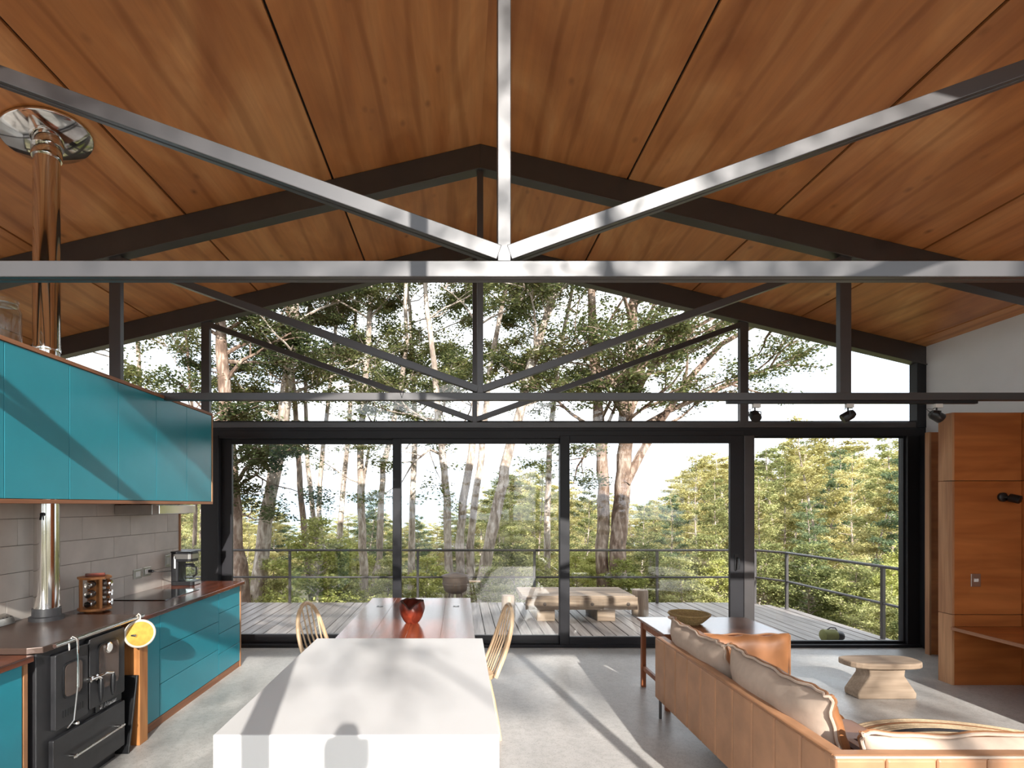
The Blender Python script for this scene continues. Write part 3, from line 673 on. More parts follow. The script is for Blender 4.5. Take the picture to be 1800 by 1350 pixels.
MB().tube([(kx+0.095, ky-0.03, CT+0.185), (kx+0.14, ky-0.05, CT+0.18), (kx+0.145, ky-0.052, CT+0.11), (kx+0.105, ky-0.035, CT+0.085)], 0.009, 8).build('jug_handle', M['black'], jug, smooth=True)
MB().box(kx+0.128, kx+0.132, ky-0.06, ky+0.06, CT+0.008, CT+0.032).build('control_strip', M['brushed'], cm)
MB().box(kx-0.06, kx-0.045, ky-0.088, ky-0.086, CT+0.17, CT+0.29).build('water_gauge', M['whiteplastic'], cm)

def outlet(y, z, h, w_, label):
    o = empty('wall_outlet', (KX, y, z)); tag(o, label, 'outlet', 'outlets on the tiles')
    MB().box(KX, KX+0.008, y-w_/2, y+w_/2, z-h/2, z+h/2).build('plate', M['brushed'], o, bevel=0.003)
    MB().box(KX+0.008, KX+0.011, y-w_*0.3, y+w_*0.3, z-h*0.28, z+h*0.28).build('socket', M['whiteplastic'], o, bevel=0.001)
    return o
outlet(4.96, 1.055, 0.085, 0.125, 'steel socket plate on the tiles, left one of the pair')
outlet(5.11, 1.06, 0.085, 0.125, 'steel socket plate with the coffee maker plug in it')
outlet(5.47, 1.12, 0.12, 0.08, 'tall socket plate on the tiles behind the coffee maker')
pg = empty('power_cord', (KX+0.03, 5.13, 1.06)); tag(pg, 'black power cord from socket to coffee maker', 'cord')
MB().lathe([(0.014, 0), (0.014, 0.03), (0.008, 0.045), (0, 0.045)], 12, (KX+0.011, 5.13, 1.06), M=RY).build('plug', M['black'], pg, smooth=True)
MB().tube([(KX+0.05, 5.13, 1.06), (KX+0.07, 5.20, 1.045), (KX+0.06, 5.32, 1.035), (kx-0.095, 5.42, 1.03)], 0.004, 6).build('cable', M['black'], pg, smooth=True)

# ------------------------------------------------------------------ island and dining table
il = empty('kitchen_island', (-0.35, 2.53, 0)); tag(il, 'smooth white kitchen island in the foreground', 'island')
IX0, IX1, IY0, IY1 = -0.836, 0.134, 1.855, 3.20
MB().box(IX0, IX1, IY0, IY1, 0.86, 0.90).build('top', M['white'], il, bevel=0.002)
MB().box(IX0-0.0006, IX1+0.0006, IY0-0.002, IY0+0.04, 0.0, 0.8992).build('front_panel', M['white'], il, bevel=0.001)
MB().box(IX0, IX0+0.04, IY0+0.0405, IY1, 0.0, 0.8595).build('side_panel', M['white'], il, bevel=0.001)
MB().box(IX1-0.04, IX1, IY0+0.0405, IY1, 0.0, 0.8595).build('side_panel', M['white'], il, bevel=0.001)
MB().box(IX0+0.04, IX1-0.04, IY1-0.04, IY1, 0.0, 0.8595).build('back_panel', M['white'], il, bevel=0.001)

dt = empty('dining_table', (-0.38, 4.34, 0)); tag(dt, 'glossy red brown plank dining table beyond the white island', 'table')
TX0, TX1, TY0, TY1, TZ = -0.872, 0.108, 3.215, 5.48, 0.75
n = 4; pw_ = (TX1-TX0)/n
for k in range(n):
    MB().box(TX0+k*pw_+0.0006, TX0+(k+1)*pw_-0.0006, TY0, TY1, TZ-0.045, TZ).build('plank', M['redtable'], dt, bevel=0.0015, seg=1)
for (a, b) in ((TX0+0.14, 3.72), (TX1-0.14, 3.72), (TX0+0.14, 5.02), (TX1-0.14, 5.02)):
    MB().box(a-0.028, a+0.028, b-0.03, b+0.03, TZ-0.001, TZ+0.0012).build('inlay', M['black'], dt)
    MB().lathe([(0.012, 0), (0.012, 0.0025), (0, 0.003)], 12, (a, b, TZ)).build('bolt', M['brushed'], dt)
MB().box(TX0+0.06, TX0+0.085, TY0+0.08, TY1-0.08, TZ-0.13, TZ-0.046).build('apron', M['redtable'], dt)
MB().box(TX1-0.085, TX1-0.06, TY0+0.08, TY1-0.08, TZ-0.13, TZ-0.046).build('apron', M['redtable'], dt)
MB().box(TX0+0.09, TX1-0.09, TY1-0.1, TY1-0.075, TZ-0.13, TZ-0.046).build('apron', M['redtable'], dt)
for a in (TX0+0.05, TX1-0.05):
    for b in (TY0+0.08, TY1-0.08): MB().box(a-0.04, a+0.04, b-0.04, b+0.04, 0, TZ-0.046).build('leg', M['redwood'], dt, bevel=0.004)

# carved bowl
bw = empty('carved_bowl', (-0.377, 4.31, TZ)); tag(bw, 'red carved wooden bowl with broken rim on the dining table', 'bowl')
rb = random.Random(3)
def bowl_mesh(n=40, m=10):
    vv = []; ff = []
    def rimz(a):
        d = min(abs((a-math.radians(262)+math.pi) % (2*math.pi)-math.pi), 9)
        d2 = min(abs((a-math.radians(80)+math.pi) % (2*math.pi)-math.pi), 9)
        return 0.174-0.05*math.exp(-(d/0.45)**2)+0*d2+0.004*math.sin(3*a+2)+0.003*math.sin(9*a+1)
    prof = lambda t: 0.046+0.056*math.sin(min(1, t*1.35)*math.pi*0.5)**0.85-0.03*max(0, t-0.72)
    for side in (0, 1):
        for i in range(m+1):
            t = i/m
            for k in range(n):
                a = 2*math.pi*k/n; zz = rimz(a)*t if side == 0 else 0.022+(rimz(a)-0.022)*t
                r = (prof(zz/0.18)+0.002*math.sin(9*a+zz*60))*(1 if side == 0 else 0.84)
                vv.append((-0.377+r*math.cos(a), 4.31+r*math.sin(a), TZ+zz))
    o = (m+1)*n
    for i in range(m):
        for k in range(n):
            ff.append((i*n+k, i*n+(k+1) % n, (i+1)*n+(k+1) % n, (i+1)*n+k)); ff.append((o+i*n+k, o+(i+1)*n+k, o+(i+1)*n+(k+1) % n, o+i*n+(k+1) % n))
    ff += [tuple(range(n))[::-1], tuple(range(o, o+n))]
    rim = [(m*n+k, m*n+(k+1) % n, o+m*n+(k+1) % n, o+m*n+k) for k in range(n)]
    return vv, ff, rim
vv, ff, rim = bowl_mesh()
MB().add(vv, ff).build('shell', M['bowlwood'], bw, smooth=True)
rmb = MB(); rmb.tube([Vector(((vv[q[0]][0]+vv[q[3]][0])/2, (vv[q[0]][1]+vv[q[3]][1])/2, vv[q[0]][2]-0.002)) for q in rim], 0.0088, 6, closed=True); rmb.build('rough_rim', M['bowlrim'], bw, smooth=True)

# windsor chairs
def windsor(loc, rz, label):
    c = empty('windsor_chair', (0, 0, 0)); tag(c, label, 'chair', 'hoop back chairs at the dining table')
    k = dict(local=True, smooth=True)
    pts = []
    for i in range(28):
        a = 2*math.pi*i/28; r = 0.215+0.012*math.cos(2*a)
        pts.append((r*math.cos(a)*(1.0 if math.cos(a) > 0 else 0.95), r*math.sin(a)))
    MB().prism(pts, 2, 0.42, 0.455).build('seat', M['pine'], c, bevel=0.008, local=True)
    for sx, sy in ((1, 1), (1, -1), (-1, 1), (-1, -1)):
        a = Vector((sx*0.13, sy*0.13, 0.425)); b = Vector((sx*0.20, sy*0.20, 0.0))
        MB().tube([a, a.lerp(b, 0.35), a.lerp(b, 0.7), b], [0.013, 0.019, 0.017, 0.011], 10).build('leg', M['pine'], c, **k)
    for sy in (1, -1): MB().tube([(0.165, sy*0.165, 0.2), (0, sy*0.168, 0.2), (-0.165, sy*0.165, 0.2)], [0.008, 0.012, 0.008], 8).build('stretcher', M['pine'], c, **k)
    MB().tube([(0, 0.168, 0.2), (0, -0.168, 0.2)], 0.01, 8).build('stretcher', M['pine'], c, **k)
    lean = lambda z: -0.17-0.15*((z-0.45)/0.48)-0.02*math.sin((z-0.45)/0.48*math.pi)
    hp = []
    for i in range(25):
        t = math.pi*i/24
        yy = -0.185*math.cos(t)*(1.0+0.06*math.sin(t)); zz = 0.445+0.485*min(1, math.sin(t)**0.62)
        hp.append((lean(zz), yy, zz))
    hb = MB(); hb.tube(hp, 0.0155, 8); hb.build('hoop', M['pine'], c, **k)
    for j in range(5):
        y0 = -0.10+j*0.05; y1 = -0.13+j*0.065
        s_ = math.sqrt(max(0, 1-(y1/0.19)**2)); z1 = 0.445+0.485*s_**0.62
        MB().tube([(lean(0.45), y0, 0.45), (lean((0.45+z1)/2), (y0+y1)/2, (0.45+z1)/2), (lean(z1), y1, z1)], [0.006, 0.0068, 0.005], 8).build('spindle', M['pine'], c, **k)
    c.location = loc; c.rotation_euler = (0, 0, rz)
    return c
windsor((-0.87, 4.10, 0), math.radians(-15), 'pale wooden hoop back chair on the left side of the dining table')
windsor((0.06, 4.06, 0), math.pi+math.radians(10), 'pale wooden hoop back chair on the right side of the dining table')

# ------------------------------------------------------------------ living corner
def cushion(name, label, c, a, n_, W, H, T, seed, group='loose sofa cushions', up=None):
    c = Vector(c); a = Vector(a).normalized(); n_ = Vector(n_); n_ = (n_-a*n_.dot(a)).normalized(); b = n_.cross(a)
    if b.z < 0: b = -b
    o = empty(name, c-b*H/2); tag(o, label, 'cushion', group)
    rr = random.Random(seed); ph1, ph2 = rr.uniform(0, 6), rr.uniform(0, 6)
    NU, NV = 30, 18
    def outline(u, v):
        x = u*(1-0.035*(1-v*v)); y = v*(1-0.07*(1-u*u))+0.02*math.sin(7*u+ph1)*abs(v)**3
        return x, y
    def pt(u, v, s):
        x, y = outline(u, v); e = max(0, (1-u**4)*(1-v**4))**0.55
        wr = 0.018*math.sin(11*u+5*v+ph1)*abs(v)**2*(1-v*v)*2+0.010*math.sin(17*u*v+ph2)
        th_ = T/2*e*(1+wr*4)*(1-0.10*v)
        return c+a*(x*W/2)+b*(y*H/2)+n_*(s*th_)
    def q(i, N):   # denser near edges
        t = -1+2*i/N; return math.sin(t*math.pi/2)
    for s, mt, nm in ((-1, 'fabric', 'fabric_side'), (1, 'leather_o', 'leather_side')):
        vv = [pt(q(i, NU), q(j, NV), s) for j in range(NV+1) for i in range(NU+1)]
        ff = [(j*(NU+1)+i, j*(NU+1)+i+1, (j+1)*(NU+1)+i+1, (j+1)*(NU+1)+i) for j in range(NV) for i in range(NU)]
        MB().add(vv, ff).build(nm, M[mt], o, smooth=True)
    per = [(q(i, 40), -1) for i in range(40)]+[(1, q(i, 24)) for i in range(24)]+[(-q(i, 40), 1) for i in range(40)]+[(-1, -q(i, 24)) for i in range(24)]
    for off, mt in ((0.006, 'piping'), (-0.008, 'fabric')):
        pts = []
        for i, (u, v) in enumerate(per):
            x, y = outline(u, v); wv = 0.008*math.sin(i*0.55+ph1)+0.006*math.sin(i*1.3+ph2)
            pts.append(c+a*(x*(W/2+0.014))+b*(y*(H/2+0.014))+n_*(wv+off))
        MB().tube(pts, 0.0075, 6, closed=True).build('piping', M[mt], o, smooth=True)
    return o

sf = empty('corner_sofa', (2.3, 3.3, 0)); tag(sf, 'tan leather corner sofa with channelled back on thin legs', 'sofa')
BX0, BX1, BY0, BY1, BZ = 1.55, 1.625, 2.28, 4.34, 0.64
MB().box(BX0+0.02, BX1, BY0+0.02, BY1-0.02, 0.17, BZ-0.02).build('back_core', M['leather'], sf, bevel=0.02)
npan = 10
for k in range(npan):
    y0 = BY0+(BY1-BY0)*k/npan; y1 = BY0+(BY1-BY0)*(k+1)/npan
    MB().box(BX0, BX0+0.05, y0+0.001, y1-0.001, 0.155, BZ-0.006).build('back_panel', M['leather'], sf, bevel=0.014, seg=3)
MB().box(BX0+0.012, BX1+0.01, BY0, BY1, BZ-0.03, BZ).build('top_roll', M['leather'], sf, bevel=0.014, seg=3)
MB().tube([(BX0+0.008, BY0, BZ-0.004), (BX0+0.008, BY1, BZ-0.004)], 0.006, 6).build('piping', M['piping'], sf, smooth=True)
MB().box(BX1+0.02, 3.65, BY0+0.0, BY0+0.06, 0.17, BZ-0.02).build('back_core', M['leather'], sf, bevel=0.02)
for k in range(10):
    x0 = BX0+(3.65-BX0)*k/10; x1 = BX0+(3.65-BX0)*(k+1)/10
    MB().box(x0+0.001, x1-0.001, BY0-0.03, BY0+0.02, 0.155, BZ-0.006).build('back_panel', M['leather'], sf, bevel=0.014, seg=3)
MB().box(BX0, 3.65, BY0-0.02, BY0+0.05, BZ-0.03, BZ+0.002).build('top_roll', M['leather'], sf, bevel=0.014, seg=3)
MB().tube([(BX0, BY0-0.024, BZ-0.002), (3.65, BY0-0.024, BZ-0.002)], 0.006, 6).build('piping', M['fabric'], sf, smooth=True)
MB().box(BX1, 2.34, BY0+0.06, BY1-0.16, 0.16, 0.26).build('seat_base', M['leather'], sf, bevel=0.02)
MB().box(2.34, 3.65, BY0+0.06, 2.95, 0.16, 0.26).build('seat_base', M['leather'], sf, bevel=0.02)
for (xa, xb, ya, yb_) in ((BX1+0.01, 2.37, 3.32, 4.18), (BX1+0.01, 2.37, BY0+0.07, 3.31), (2.38, 3.65, BY0+0.07, 2.98)):
    MB().box(xa, xb, ya, yb_, 0.262, 0.40).build('seat_cushion', M['leather_o'], sf, bevel=0.05, seg=4)
# far arm: padded slab
arm = MB(); NU, NV = 24, 12
c0 = Vector((2.20, 4.26, 0.44))
for s in (-1, 1):
    vv = []
    for j in range(NV+1):
        for i in range(NU+1):
            u = math.sin((-1+2*i/NU)*math.pi/2); v = math.sin((-1+2*j/NV)*math.pi/2)
            e = max(0, (1-u**6)*(1-v**6))**0.5
            vv.append(c0+Vector((0.36*u*(1+0.03*v), s*0.075*e, 0.225*v*(1+0.05*u*u)+0.008*math.sin(9*u)*max(0, v))))
    arm.add(vv, [(j*(NU+1)+i, j*(NU+1)+i+1, (j+1)*(NU+1)+i+1, (j+1)*(NU+1)+i) for j in range(NV) for i in range(NU)])
arm.build('arm', M['leather_o'], sf, smooth=True)
pts = [c0+Vector((-0.36+0.73*i/20, 0, 0.232+0.006*math.sin(i*0.9))) for i in range(21)]+[c0+Vector((0.375, 0, 0.225-0.45*i/10)) for i in range(11)]
MB().tube(pts, 0.007, 6).build('piping', M['piping'], sf, smooth=True)
for (lx, ly) in ((1.58, 4.30), (2.3, 4.15), (1.58, 2.30), (3.6, 2.30), (3.6, 2.9), (2.3, 2.9)):
    MB().tube([(lx, ly, 0.0), (lx, ly, 0.17)], 0.011, 10).build('leg', M['steel'], sf, smooth=True)
cushion('back_cushion', 'beige linen and leather cushion on the far end of the sofa back', (1.735, 3.885, 0.575), (0, 1, 0.0), (1, 0, 0.28), 0.86, 0.43, 0.22, 1)
cushion('back_cushion', 'long beige linen and leather cushion in the middle of the sofa', (1.755, 2.96, 0.565), (0, 1, 0.0), (1, 0, 0.24), 0.90, 0.48, 0.25, 2)
cushion('back_cushion', 'beige linen cushion at the picture corner on the near sofa back', (2.62, 2.40, 0.515), (1, 0, 0), (0, 1, 0.2), 1.74, 0.34, 0.17, 5)
# striped throw on the seat
th = empty('striped_throw', (2.3, 2.8, 0.402)); tag(th, 'brown striped throw lying on the sofa seat', 'throw')
for k in range(14):
    MB().box(2.05+k*0.045, 2.05+k*0.045+0.0445, 2.60, 2.97, 0.402, 0.411).build('stripe', M['piping'] if k % 2 else M['bowlrim'], th, bevel=0.002, seg=1)

# side table behind the sofa arm
stb = empty('side_table', (2.13, 4.77, 0)); tag(stb, 'wooden side table behind the sofa arm', 'table')
AX0, AX1, AY0, AY1, AZ = 1.655, 2.66, 4.42, 5.10, 0.635
MB().box(AX0, AX1, AY0, AY1, AZ-0.022, AZ).build('top', M['redwood_x'], stb, bevel=0.003)
for a in (AX0+0.045, AX1-0.045):
    for b in (AY0+0.045, AY1-0.045): MB().box(a-0.02, a+0.02, b-0.02, b+0.02, 0, AZ-0.022).build('leg', M['redwood'], stb, bevel=0.003)
for a in (AX0+0.045, AX1-0.045):
    MB().box(a-0.012, a+0.012, AY0+0.065, AY1-0.065, AZ-0.09, AZ-0.022).build('apron', M['redwood'], stb)
    MB().box(a-0.012, a+0.012, AY0+0.065, AY1-0.065, 0.16, 0.20).build('stretcher', M['redwood'], stb)
for b in (AY0+0.045, AY1-0.045): MB().box(AX0+0.065, AX1-0.065, b-0.012, b+0.012, AZ-0.09, AZ-0.022).build('apron', M['redwood'], stb)
bk = empty('woven_basket', (2.03, 4.83, AZ)); tag(bk, 'shallow woven straw basket on the side table', 'basket')
for k in range(7):
    t = k/6; r = 0.085+0.085*t**0.8; zz = AZ+0.008+0.078*t
    MB().tube([(2.03+r*math.cos(a*math.pi/14)*(1+0.02*(a % 2)), 4.83+r*math.sin(a*math.pi/14)*(1+0.02*(a % 2)), zz) for a in range(28)], 0.0085, 6, closed=True).build('coil', M['straw'], bk, smooth=True)
MB().lathe([(0.0, 0.002), (0.085, 0.002), (0.168, 0.08), (0.16, 0.08), (0.08, 0.01), (0.0, 0.01)], 28, (2.03, 4.83, AZ)).build('lining', M['straw'], bk, smooth=True)

# wooden stool
wl = empty('wooden_stool', (3.70, 4.83, 0)); tag(wl, 'small raw wood stool with trapezoid foot on the floor', 'stool')
tp = []
for i in range(24):
    a = 2*math.pi*i/24; tp.append((3.70+0.325*math.copysign(abs(math.cos(a))**0.7, math.cos(a))*(1+0.03*math.sin(3*a)), 4.80+0.15*math.copysign(abs(math.sin(a))**0.6, math.sin(a))))
MB().prism(tp, 2, 0.275, 0.325).build('seat', M['rawwood'], wl, bevel=0.012, seg=3)
MB().prism([(3.45, 0.0), (3.95, 0.0), (3.955, 0.05), (3.85, 0.20), (3.86, 0.275), (3.54, 0.275), (3.55, 0.20), (3.445, 0.05)], 1, 4.72, 4.90).build('pedestal', M['rawwood'], wl, bevel=0.012, seg=3)

# round jute rug
rg = empty('round_rug', (3.5, 3.2, 0)); tag(rg, 'round jute rug with charcoal ring in front of the sofa', 'rug')
def rug_ring(r0, r1, nm, mt):
    prof = []; r = r0
    while r < r1-0.001:
        prof += [(r+0.002, 0.004), (r+0.010, 0.012), (r+0.020, 0.012), (r+0.028, 0.004)]; r += 0.03
    MB().lathe([(r0, 0.001)]+prof+[(r1, 0.001)], 64, (3.5, 3.2, 0), closed=True).build(nm, M[mt], rg, smooth=True)
rug_ring(0.0, 0.84, 'centre', 'jute'); rug_ring(0.84, 0.90, 'ring', 'jutedark'); rug_ring(0.90, 0.99, 'band', 'jute'); rug_ring(0.99, 1.02, 'ring', 'piping'); rug_ring(1.02, 1.08, 'border', 'jute')

# plywood alcove on the right
al = empty('plywood_alcove', (4.95, 5.1, 0)); tag(al, 'orange plywood wall unit with bench niche on the right', 'wall unit')
PX = 4.60; PYf = 5.10; PB_ = 5.25; TOPZ = 2.545; BXW = 5.25
cuts = [(0.0, 0.655), (0.661, 1.905), (1.911, TOPZ)]
for (a, b) in cuts:
    MB().box(PX, PX+0.004, PYf, PB_, a, b).box(PX+0.004, PX+0.02, PYf+0.0, PB_, a, b).build('edge_panel', M['ply_edge'], al, bevel=0.001, seg=1)
for (a, b) in cuts[1:]+[(0.546, 0.655)]:
    MB().box(PX+0.021, BXW, PYf, PYf+0.02, a, b).build('front_panel', M['ply_wall'], al, bevel=0.001, seg=1)
MB().box(PX+0.05, BXW, PYf+0.02, PB_, 0.0, TOPZ-0.01).build('core', M['darkgap'], al)
for (a, b) in cuts[1:]+[(0.546, 0.655)]:
    for (ya, yb_) in ((0.9, 2.2), (2.204, 3.6), (3.604, PYf-0.001)):
        MB().box(BXW, BXW+0.02, ya, yb_, a, b).build('side_panel', M['ply_wall'], al, bevel=0.001, seg=1)
MB().box(BXW+0.02, XR-0.003, 0.9, PB_, 0.0, TOPZ-0.012).build('core', M['darkgap'], al)
MB().box(BXW-0.0, XR-0.003, 0.9, PB_, TOPZ-0.012, TOPZ).build('top_board', M['ply_edge_y'], al)
MB().box(PX-0.01, BXW-0.001, 0.9, PYf-0.001, 0.515, 0.545).build('bench_top', M['ply_wall'], al, bevel=0.002)
MB().box(PX-0.0145, PX-0.0105, 0.9, PYf-0.001, 0.515, 0.545).build('bench_edge', M['ply_edge_y'], al)
MB().box(PX+0.021, BXW, PYf, PYf+0.02, 0.0, 0.514).build('niche_panel', M['ply_wall'], al)
MB().box(BXW, BXW+0.02, 0.9, PYf-0.001, 0.0, 0.55).build('niche_panel', M['ply_wall'], al)
pj = empty('upright_board', (5.4, 6.14, 0)); tag(pj, 'narrow plywood upright standing beside the dark window jamb', 'board')
MB().box(5.285, XR-0.003, 6.14, 6.16, 0, 2.50).build('board', M['ply_wall'], pj)
MB().box(5.265, 5.285, 6.12, 6.18, 0, 2.50).build('edge', M['ply_edge'], pj)

wsx, wsz = 5.06, 1.755
wsp = empty('wall_spotlight', (wsx, PYf, wsz)); tag(wsp, 'small black spotlight on the plywood wall unit', 'spotlight')
Rm = Matrix.Rotation(math.pi/2, 3, 'X')
MB().lathe([(0.042, 0), (0.042, 0.022), (0.03, 0.03), (0, 0.03)], 20, (wsx, PYf, wsz), M=Rm).build('base', M['black'], wsp, smooth=True)
Dv = Vector((0.45, -0.85, -0.3)).normalized(); Mh = Vector((0, 0, 1)).rotation_difference(Dv).to_matrix()
MB().lathe([(0, -0.03), (0.034, -0.03), (0.038, -0.025), (0.038, 0.05), (0.034, 0.052)], 20, (wsx+0.05, PYf-0.06, wsz-0.012), M=Mh).build('head', M['black'], wsp, smooth=True)
MB().lathe([(0.0, 0.046), (0.033, 0.046), (0.033, 0.05), (0, 0.051)], 20, (wsx+0.05, PYf-0.06, wsz-0.012), M=Mh).build('lens', M['lens'], wsp, smooth=True)
MB().tube([(wsx, PYf-0.02, wsz), (wsx+0.05, PYf-0.06, wsz)], 0.012, 8).build('joint', M['black'], wsp, smooth=True)
lsw = empty('light_switch', (4.815, PYf, 0.98)); tag(lsw, 'grey light switch plate on the plywood wall unit', 'switch')
MB().box(4.77, 4.86, PYf-0.008, PYf, 0.92, 1.04).build('plate', M['brushed'], lsw, bevel=0.003)
MB().box(4.795, 4.835, PYf-0.012, PYf-0.008, 0.965, 0.995).build('rocker', M['whiteplastic'], lsw, bevel=0.001)

# spotlight track on the middle truss
tr = empty('light_track', (3.45, Y2+0.03, 2.598)); tag(tr, 'black light track under the middle truss', 'light track')
MB().box(2.35, 4.55, Y2+0.012, Y2+0.048, 2.572, 2.5985).build('rail', M['black'], tr, bevel=0.002)
def spot(x, D, label):
    o = empty('track_spotlight', (x, Y2+0.03, 2.572)); tag(o, label, 'spotlight', 'spotlights on the track')
    MB().box(x-0.02, x+0.045, Y2+0.014, Y2+0.046, 2.538, 2.5715).build('adapter', M['whiteplastic'], o, bevel=0.002)
    MB().tube([(x, Y2+0.03, 2.54), (x, Y2+0.03, 2.505)], 0.007, 8).build('stem', M['black'], o, smooth=True)
    c = Vector((x, Y2+0.03, 2.465)); D = Vector(D).normalized(); Mh = Vector((0, 0, 1)).rotation_difference(D).to_matrix()
    MB().lathe([(0, -0.055), (0.028, -0.055), (0.042, -0.03), (0.044, 0.045), (0.04, 0.05)], 20, c, M=Mh).build('head', M['black'], o, smooth=True)
    MB().lathe([(0, 0.044), (0.04, 0.044), (0.04, 0.048), (0, 0.05)], 20, c, M=Mh).build('lens', M['lens'], o, smooth=True)
    sd_ = D.cross(Vector((0, 0, 1))).normalized()
    MB().tube([c+sd_*0.047, c+sd_*0.05+Vector((0, 0, 0.035)), c+Vector((0, 0, 0.047)), c-sd_*0.05+Vector((0, 0, 0.035)), c-sd_*0.047], 0.005, 6).build('yoke', M['black'], o, smooth=True)
    MB().tube([c-D*0.05, c-D*0.07+Vector((-0.03, 0, 0.03)), c+Vector((-0.035, 0, 0.06)), (x-0.01, Y2+0.03, 2.54)], 0.003, 6).build('cable', M['black'], o, smooth=True)
spot(2.60, (-0.15, -0.8, -0.55), 'black track spotlight aimed at the room, leftmost of three')
spot(3.42, (-0.75, 0.25, -0.5), 'black track spotlight under the right truss post, middle of three')
spot(4.20, (0.8, -0.1, -0.5), 'black track spotlight nearest the plywood wall unit')
wh = MB().tube([(-0.525, Y2-0.006, 2.685), (-0.485, Y2-0.006, 2.685), (-0.505, Y2-0.006, 2.62)], 0.004, 6, closed=True).build('wire_hook', M['black'], smooth=True); tag(wh, 'small triangular wire hook on the middle truss', 'hook')

# ------------------------------------------------------------------ things on the deck
tb = empty('deck_table', (1.75, 8.5, DZ)); tag(tb, 'heavy low timber table out on the deck', 'table')
for k in range(5): MB().box(0.93, 2.60, 8.07+k*0.178, 8.07+k*0.178+0.165, 0.275, 0.34).build('plank', M['oldwood'], tb, bevel=0.008)
MB().box(0.97, 2.62, 8.03, 8.068, 0.14, 0.325).build('apron', M['oldwood'], tb, bevel=0.008)
MB().box(0.97, 2.62, 8.96, 9.0, 0.14, 0.325).build('apron', M['oldwood'], tb, bevel=0.008)
for x in (1.25, 1.95, 2.48):
    MB().lathe([(0, 0), (0.026, 0), (0.026, 0.01), (0, 0.012)], 14, (x, 8.03, 0.225), M=Matrix.Rotation(math.pi/2, 3, 'X')).build('bolt', M['rust'], tb)
for (a, b) in ((1.15, 1.42), (2.05, 2.32)): MB().box(a, b, 8.14, 8.9, DZ, 0.275).build('leg', M['oldwood'], tb, bevel=0.01)
for (x, y, r, h, lb) in ((0.74, 8.3, 0.105, 0.36, 'log stool left of the deck table'), (2.84, 8.6, 0.125, 0.40, 'log stool right of the deck table')):
    lg = MB().lathe([(0, 0), (r, 0), (r*1.03, 0.05), (r*0.97, h-0.02), (r*0.9, h), (0, h)], 18, (x, y, DZ)).build('log_stool', M['logend'], smooth=True); tag(lg, 'short weathered '+lb, 'stool', 'log stools on the deck')
fx, fy = -0.07, 9.2
fp = empty('fire_bowl', (fx, fy, DZ)); tag(fp, 'brown iron fire bowl on legs near the deck railing', 'fire bowl')
MB().lathe([(0, 0.24), (0.12, 0.25), (0.19, 0.30), (0.215, 0.40), (0.22, 0.53), (0.205, 0.53), (0.2, 0.41), (0.16, 0.31), (0, 0.28)], 28, (fx, fy, DZ)).build('bowl', M['rust'], fp, smooth=True)
MB().lathe([(0.221, 0.40), (0.226, 0.40), (0.226, 0.42), (0.221, 0.42)], 28, (fx, fy, DZ)).build('band', M['rust'], fp, smooth=True)
MB().lathe([(0, 0.60), (0.05, 0.595), (0.2, 0.56), (0.235, 0.545), (0.235, 0.532), (0, 0.54)], 28, (fx, fy, DZ)).build('lid', M['rust'], fp, smooth=True)
for k in range(4):
    a = math.pi/4+k*math.pi/2
    MB().tube([(fx+0.13*math.cos(a), fy+0.13*math.sin(a), DZ+0.27), (fx+0.2*math.cos(a), fy+0.2*math.sin(a), DZ)], 0.011, 8).build('leg', M['rust'], fp, smooth=True)
MB().box(fx+0.225, fx+0.42, fy-0.06, fy+0.06, DZ+0.44, DZ+0.46).build('shelf', M['rawwood'], fp, bevel=0.004)
og = empty('olive_bag', (4.72, 6.93, DZ)); tag(og, 'small olive canvas bag with dark end lying on the deck', 'bag')
MB().lathe([(0, -0.13), (0.05, -0.13), (0.075, -0.11), (0.078, 0.02), (0.07, 0.05), (0, 0.05)], 18, (4.72, 6.93, DZ+0.078), M=RY).build('body', M['olive'], og, smooth=True)
MB().lathe([(0, 0.05), (0.06, 0.05), (0.062, 0.10), (0.05, 0.135), (0, 0.14)], 18, (4.72, 6.93, DZ+0.072), M=RY).build('end_cap', M['black'], og, smooth=True)
MB().tube([(4.66, 6.93, DZ+0.15), (4.70, 6.92, DZ+0.18), (4.76, 6.92, DZ+0.175), (4.79, 6.93, DZ+0.135)], 0.007, 6).build('strap', M['black'], og, smooth=True)

# the photographer's camera, standing just behind the viewpoint; its shadow lies on the island
tc_ = empty('tripod_camera', (0, -0.10, -0.03)); tag(tc_, 'black camera on tripod casting its shadow on the white island', 'camera')
MB().box(-0.075, 0.075, -0.13, -0.06, 1.61, 1.71).build('body', M['black'], tc_, bevel=0.012)
MB().prism([(-0.04, 1.705), (0.04, 1.705), (0.036, 1.74), (0.022, 1.757), (-0.022, 1.757), (-0.036, 1.74)], 1, -0.125, -0.055).build('prism_hump', M['black'], tc_, bevel=0.006)
MB().lathe([(0.036, 0), (0.036, 0.05), (0.033, 0.05)], 20, (0, -0.06, 1.66), M=Matrix.Rotation(-math.pi/2, 3, 'X')).build('lens', M['black'], tc_, smooth=True)
MB().box(-0.05, 0.05, -0.14, -0.05, 1.55, 1.609).build('head', M['black'], tc_, bevel=0.006)
MB().tube([(0, -0.1, 0.95), (0, -0.1, 1.55)], 0.016, 12).build('column', M['black'], tc_, smooth=True)
for k in range(3):
    a = math.radians(90+120*k)
    MB().tube([(0.04*math.cos(a), -0.1+0.04*math.sin(a), 1.25), (0.42*math.cos(a), -0.1+0.42*math.sin(a), -0.03 if k else -0.03)], [0.016, 0.011], 10).build('leg', M['black'], tc_, smooth=True)

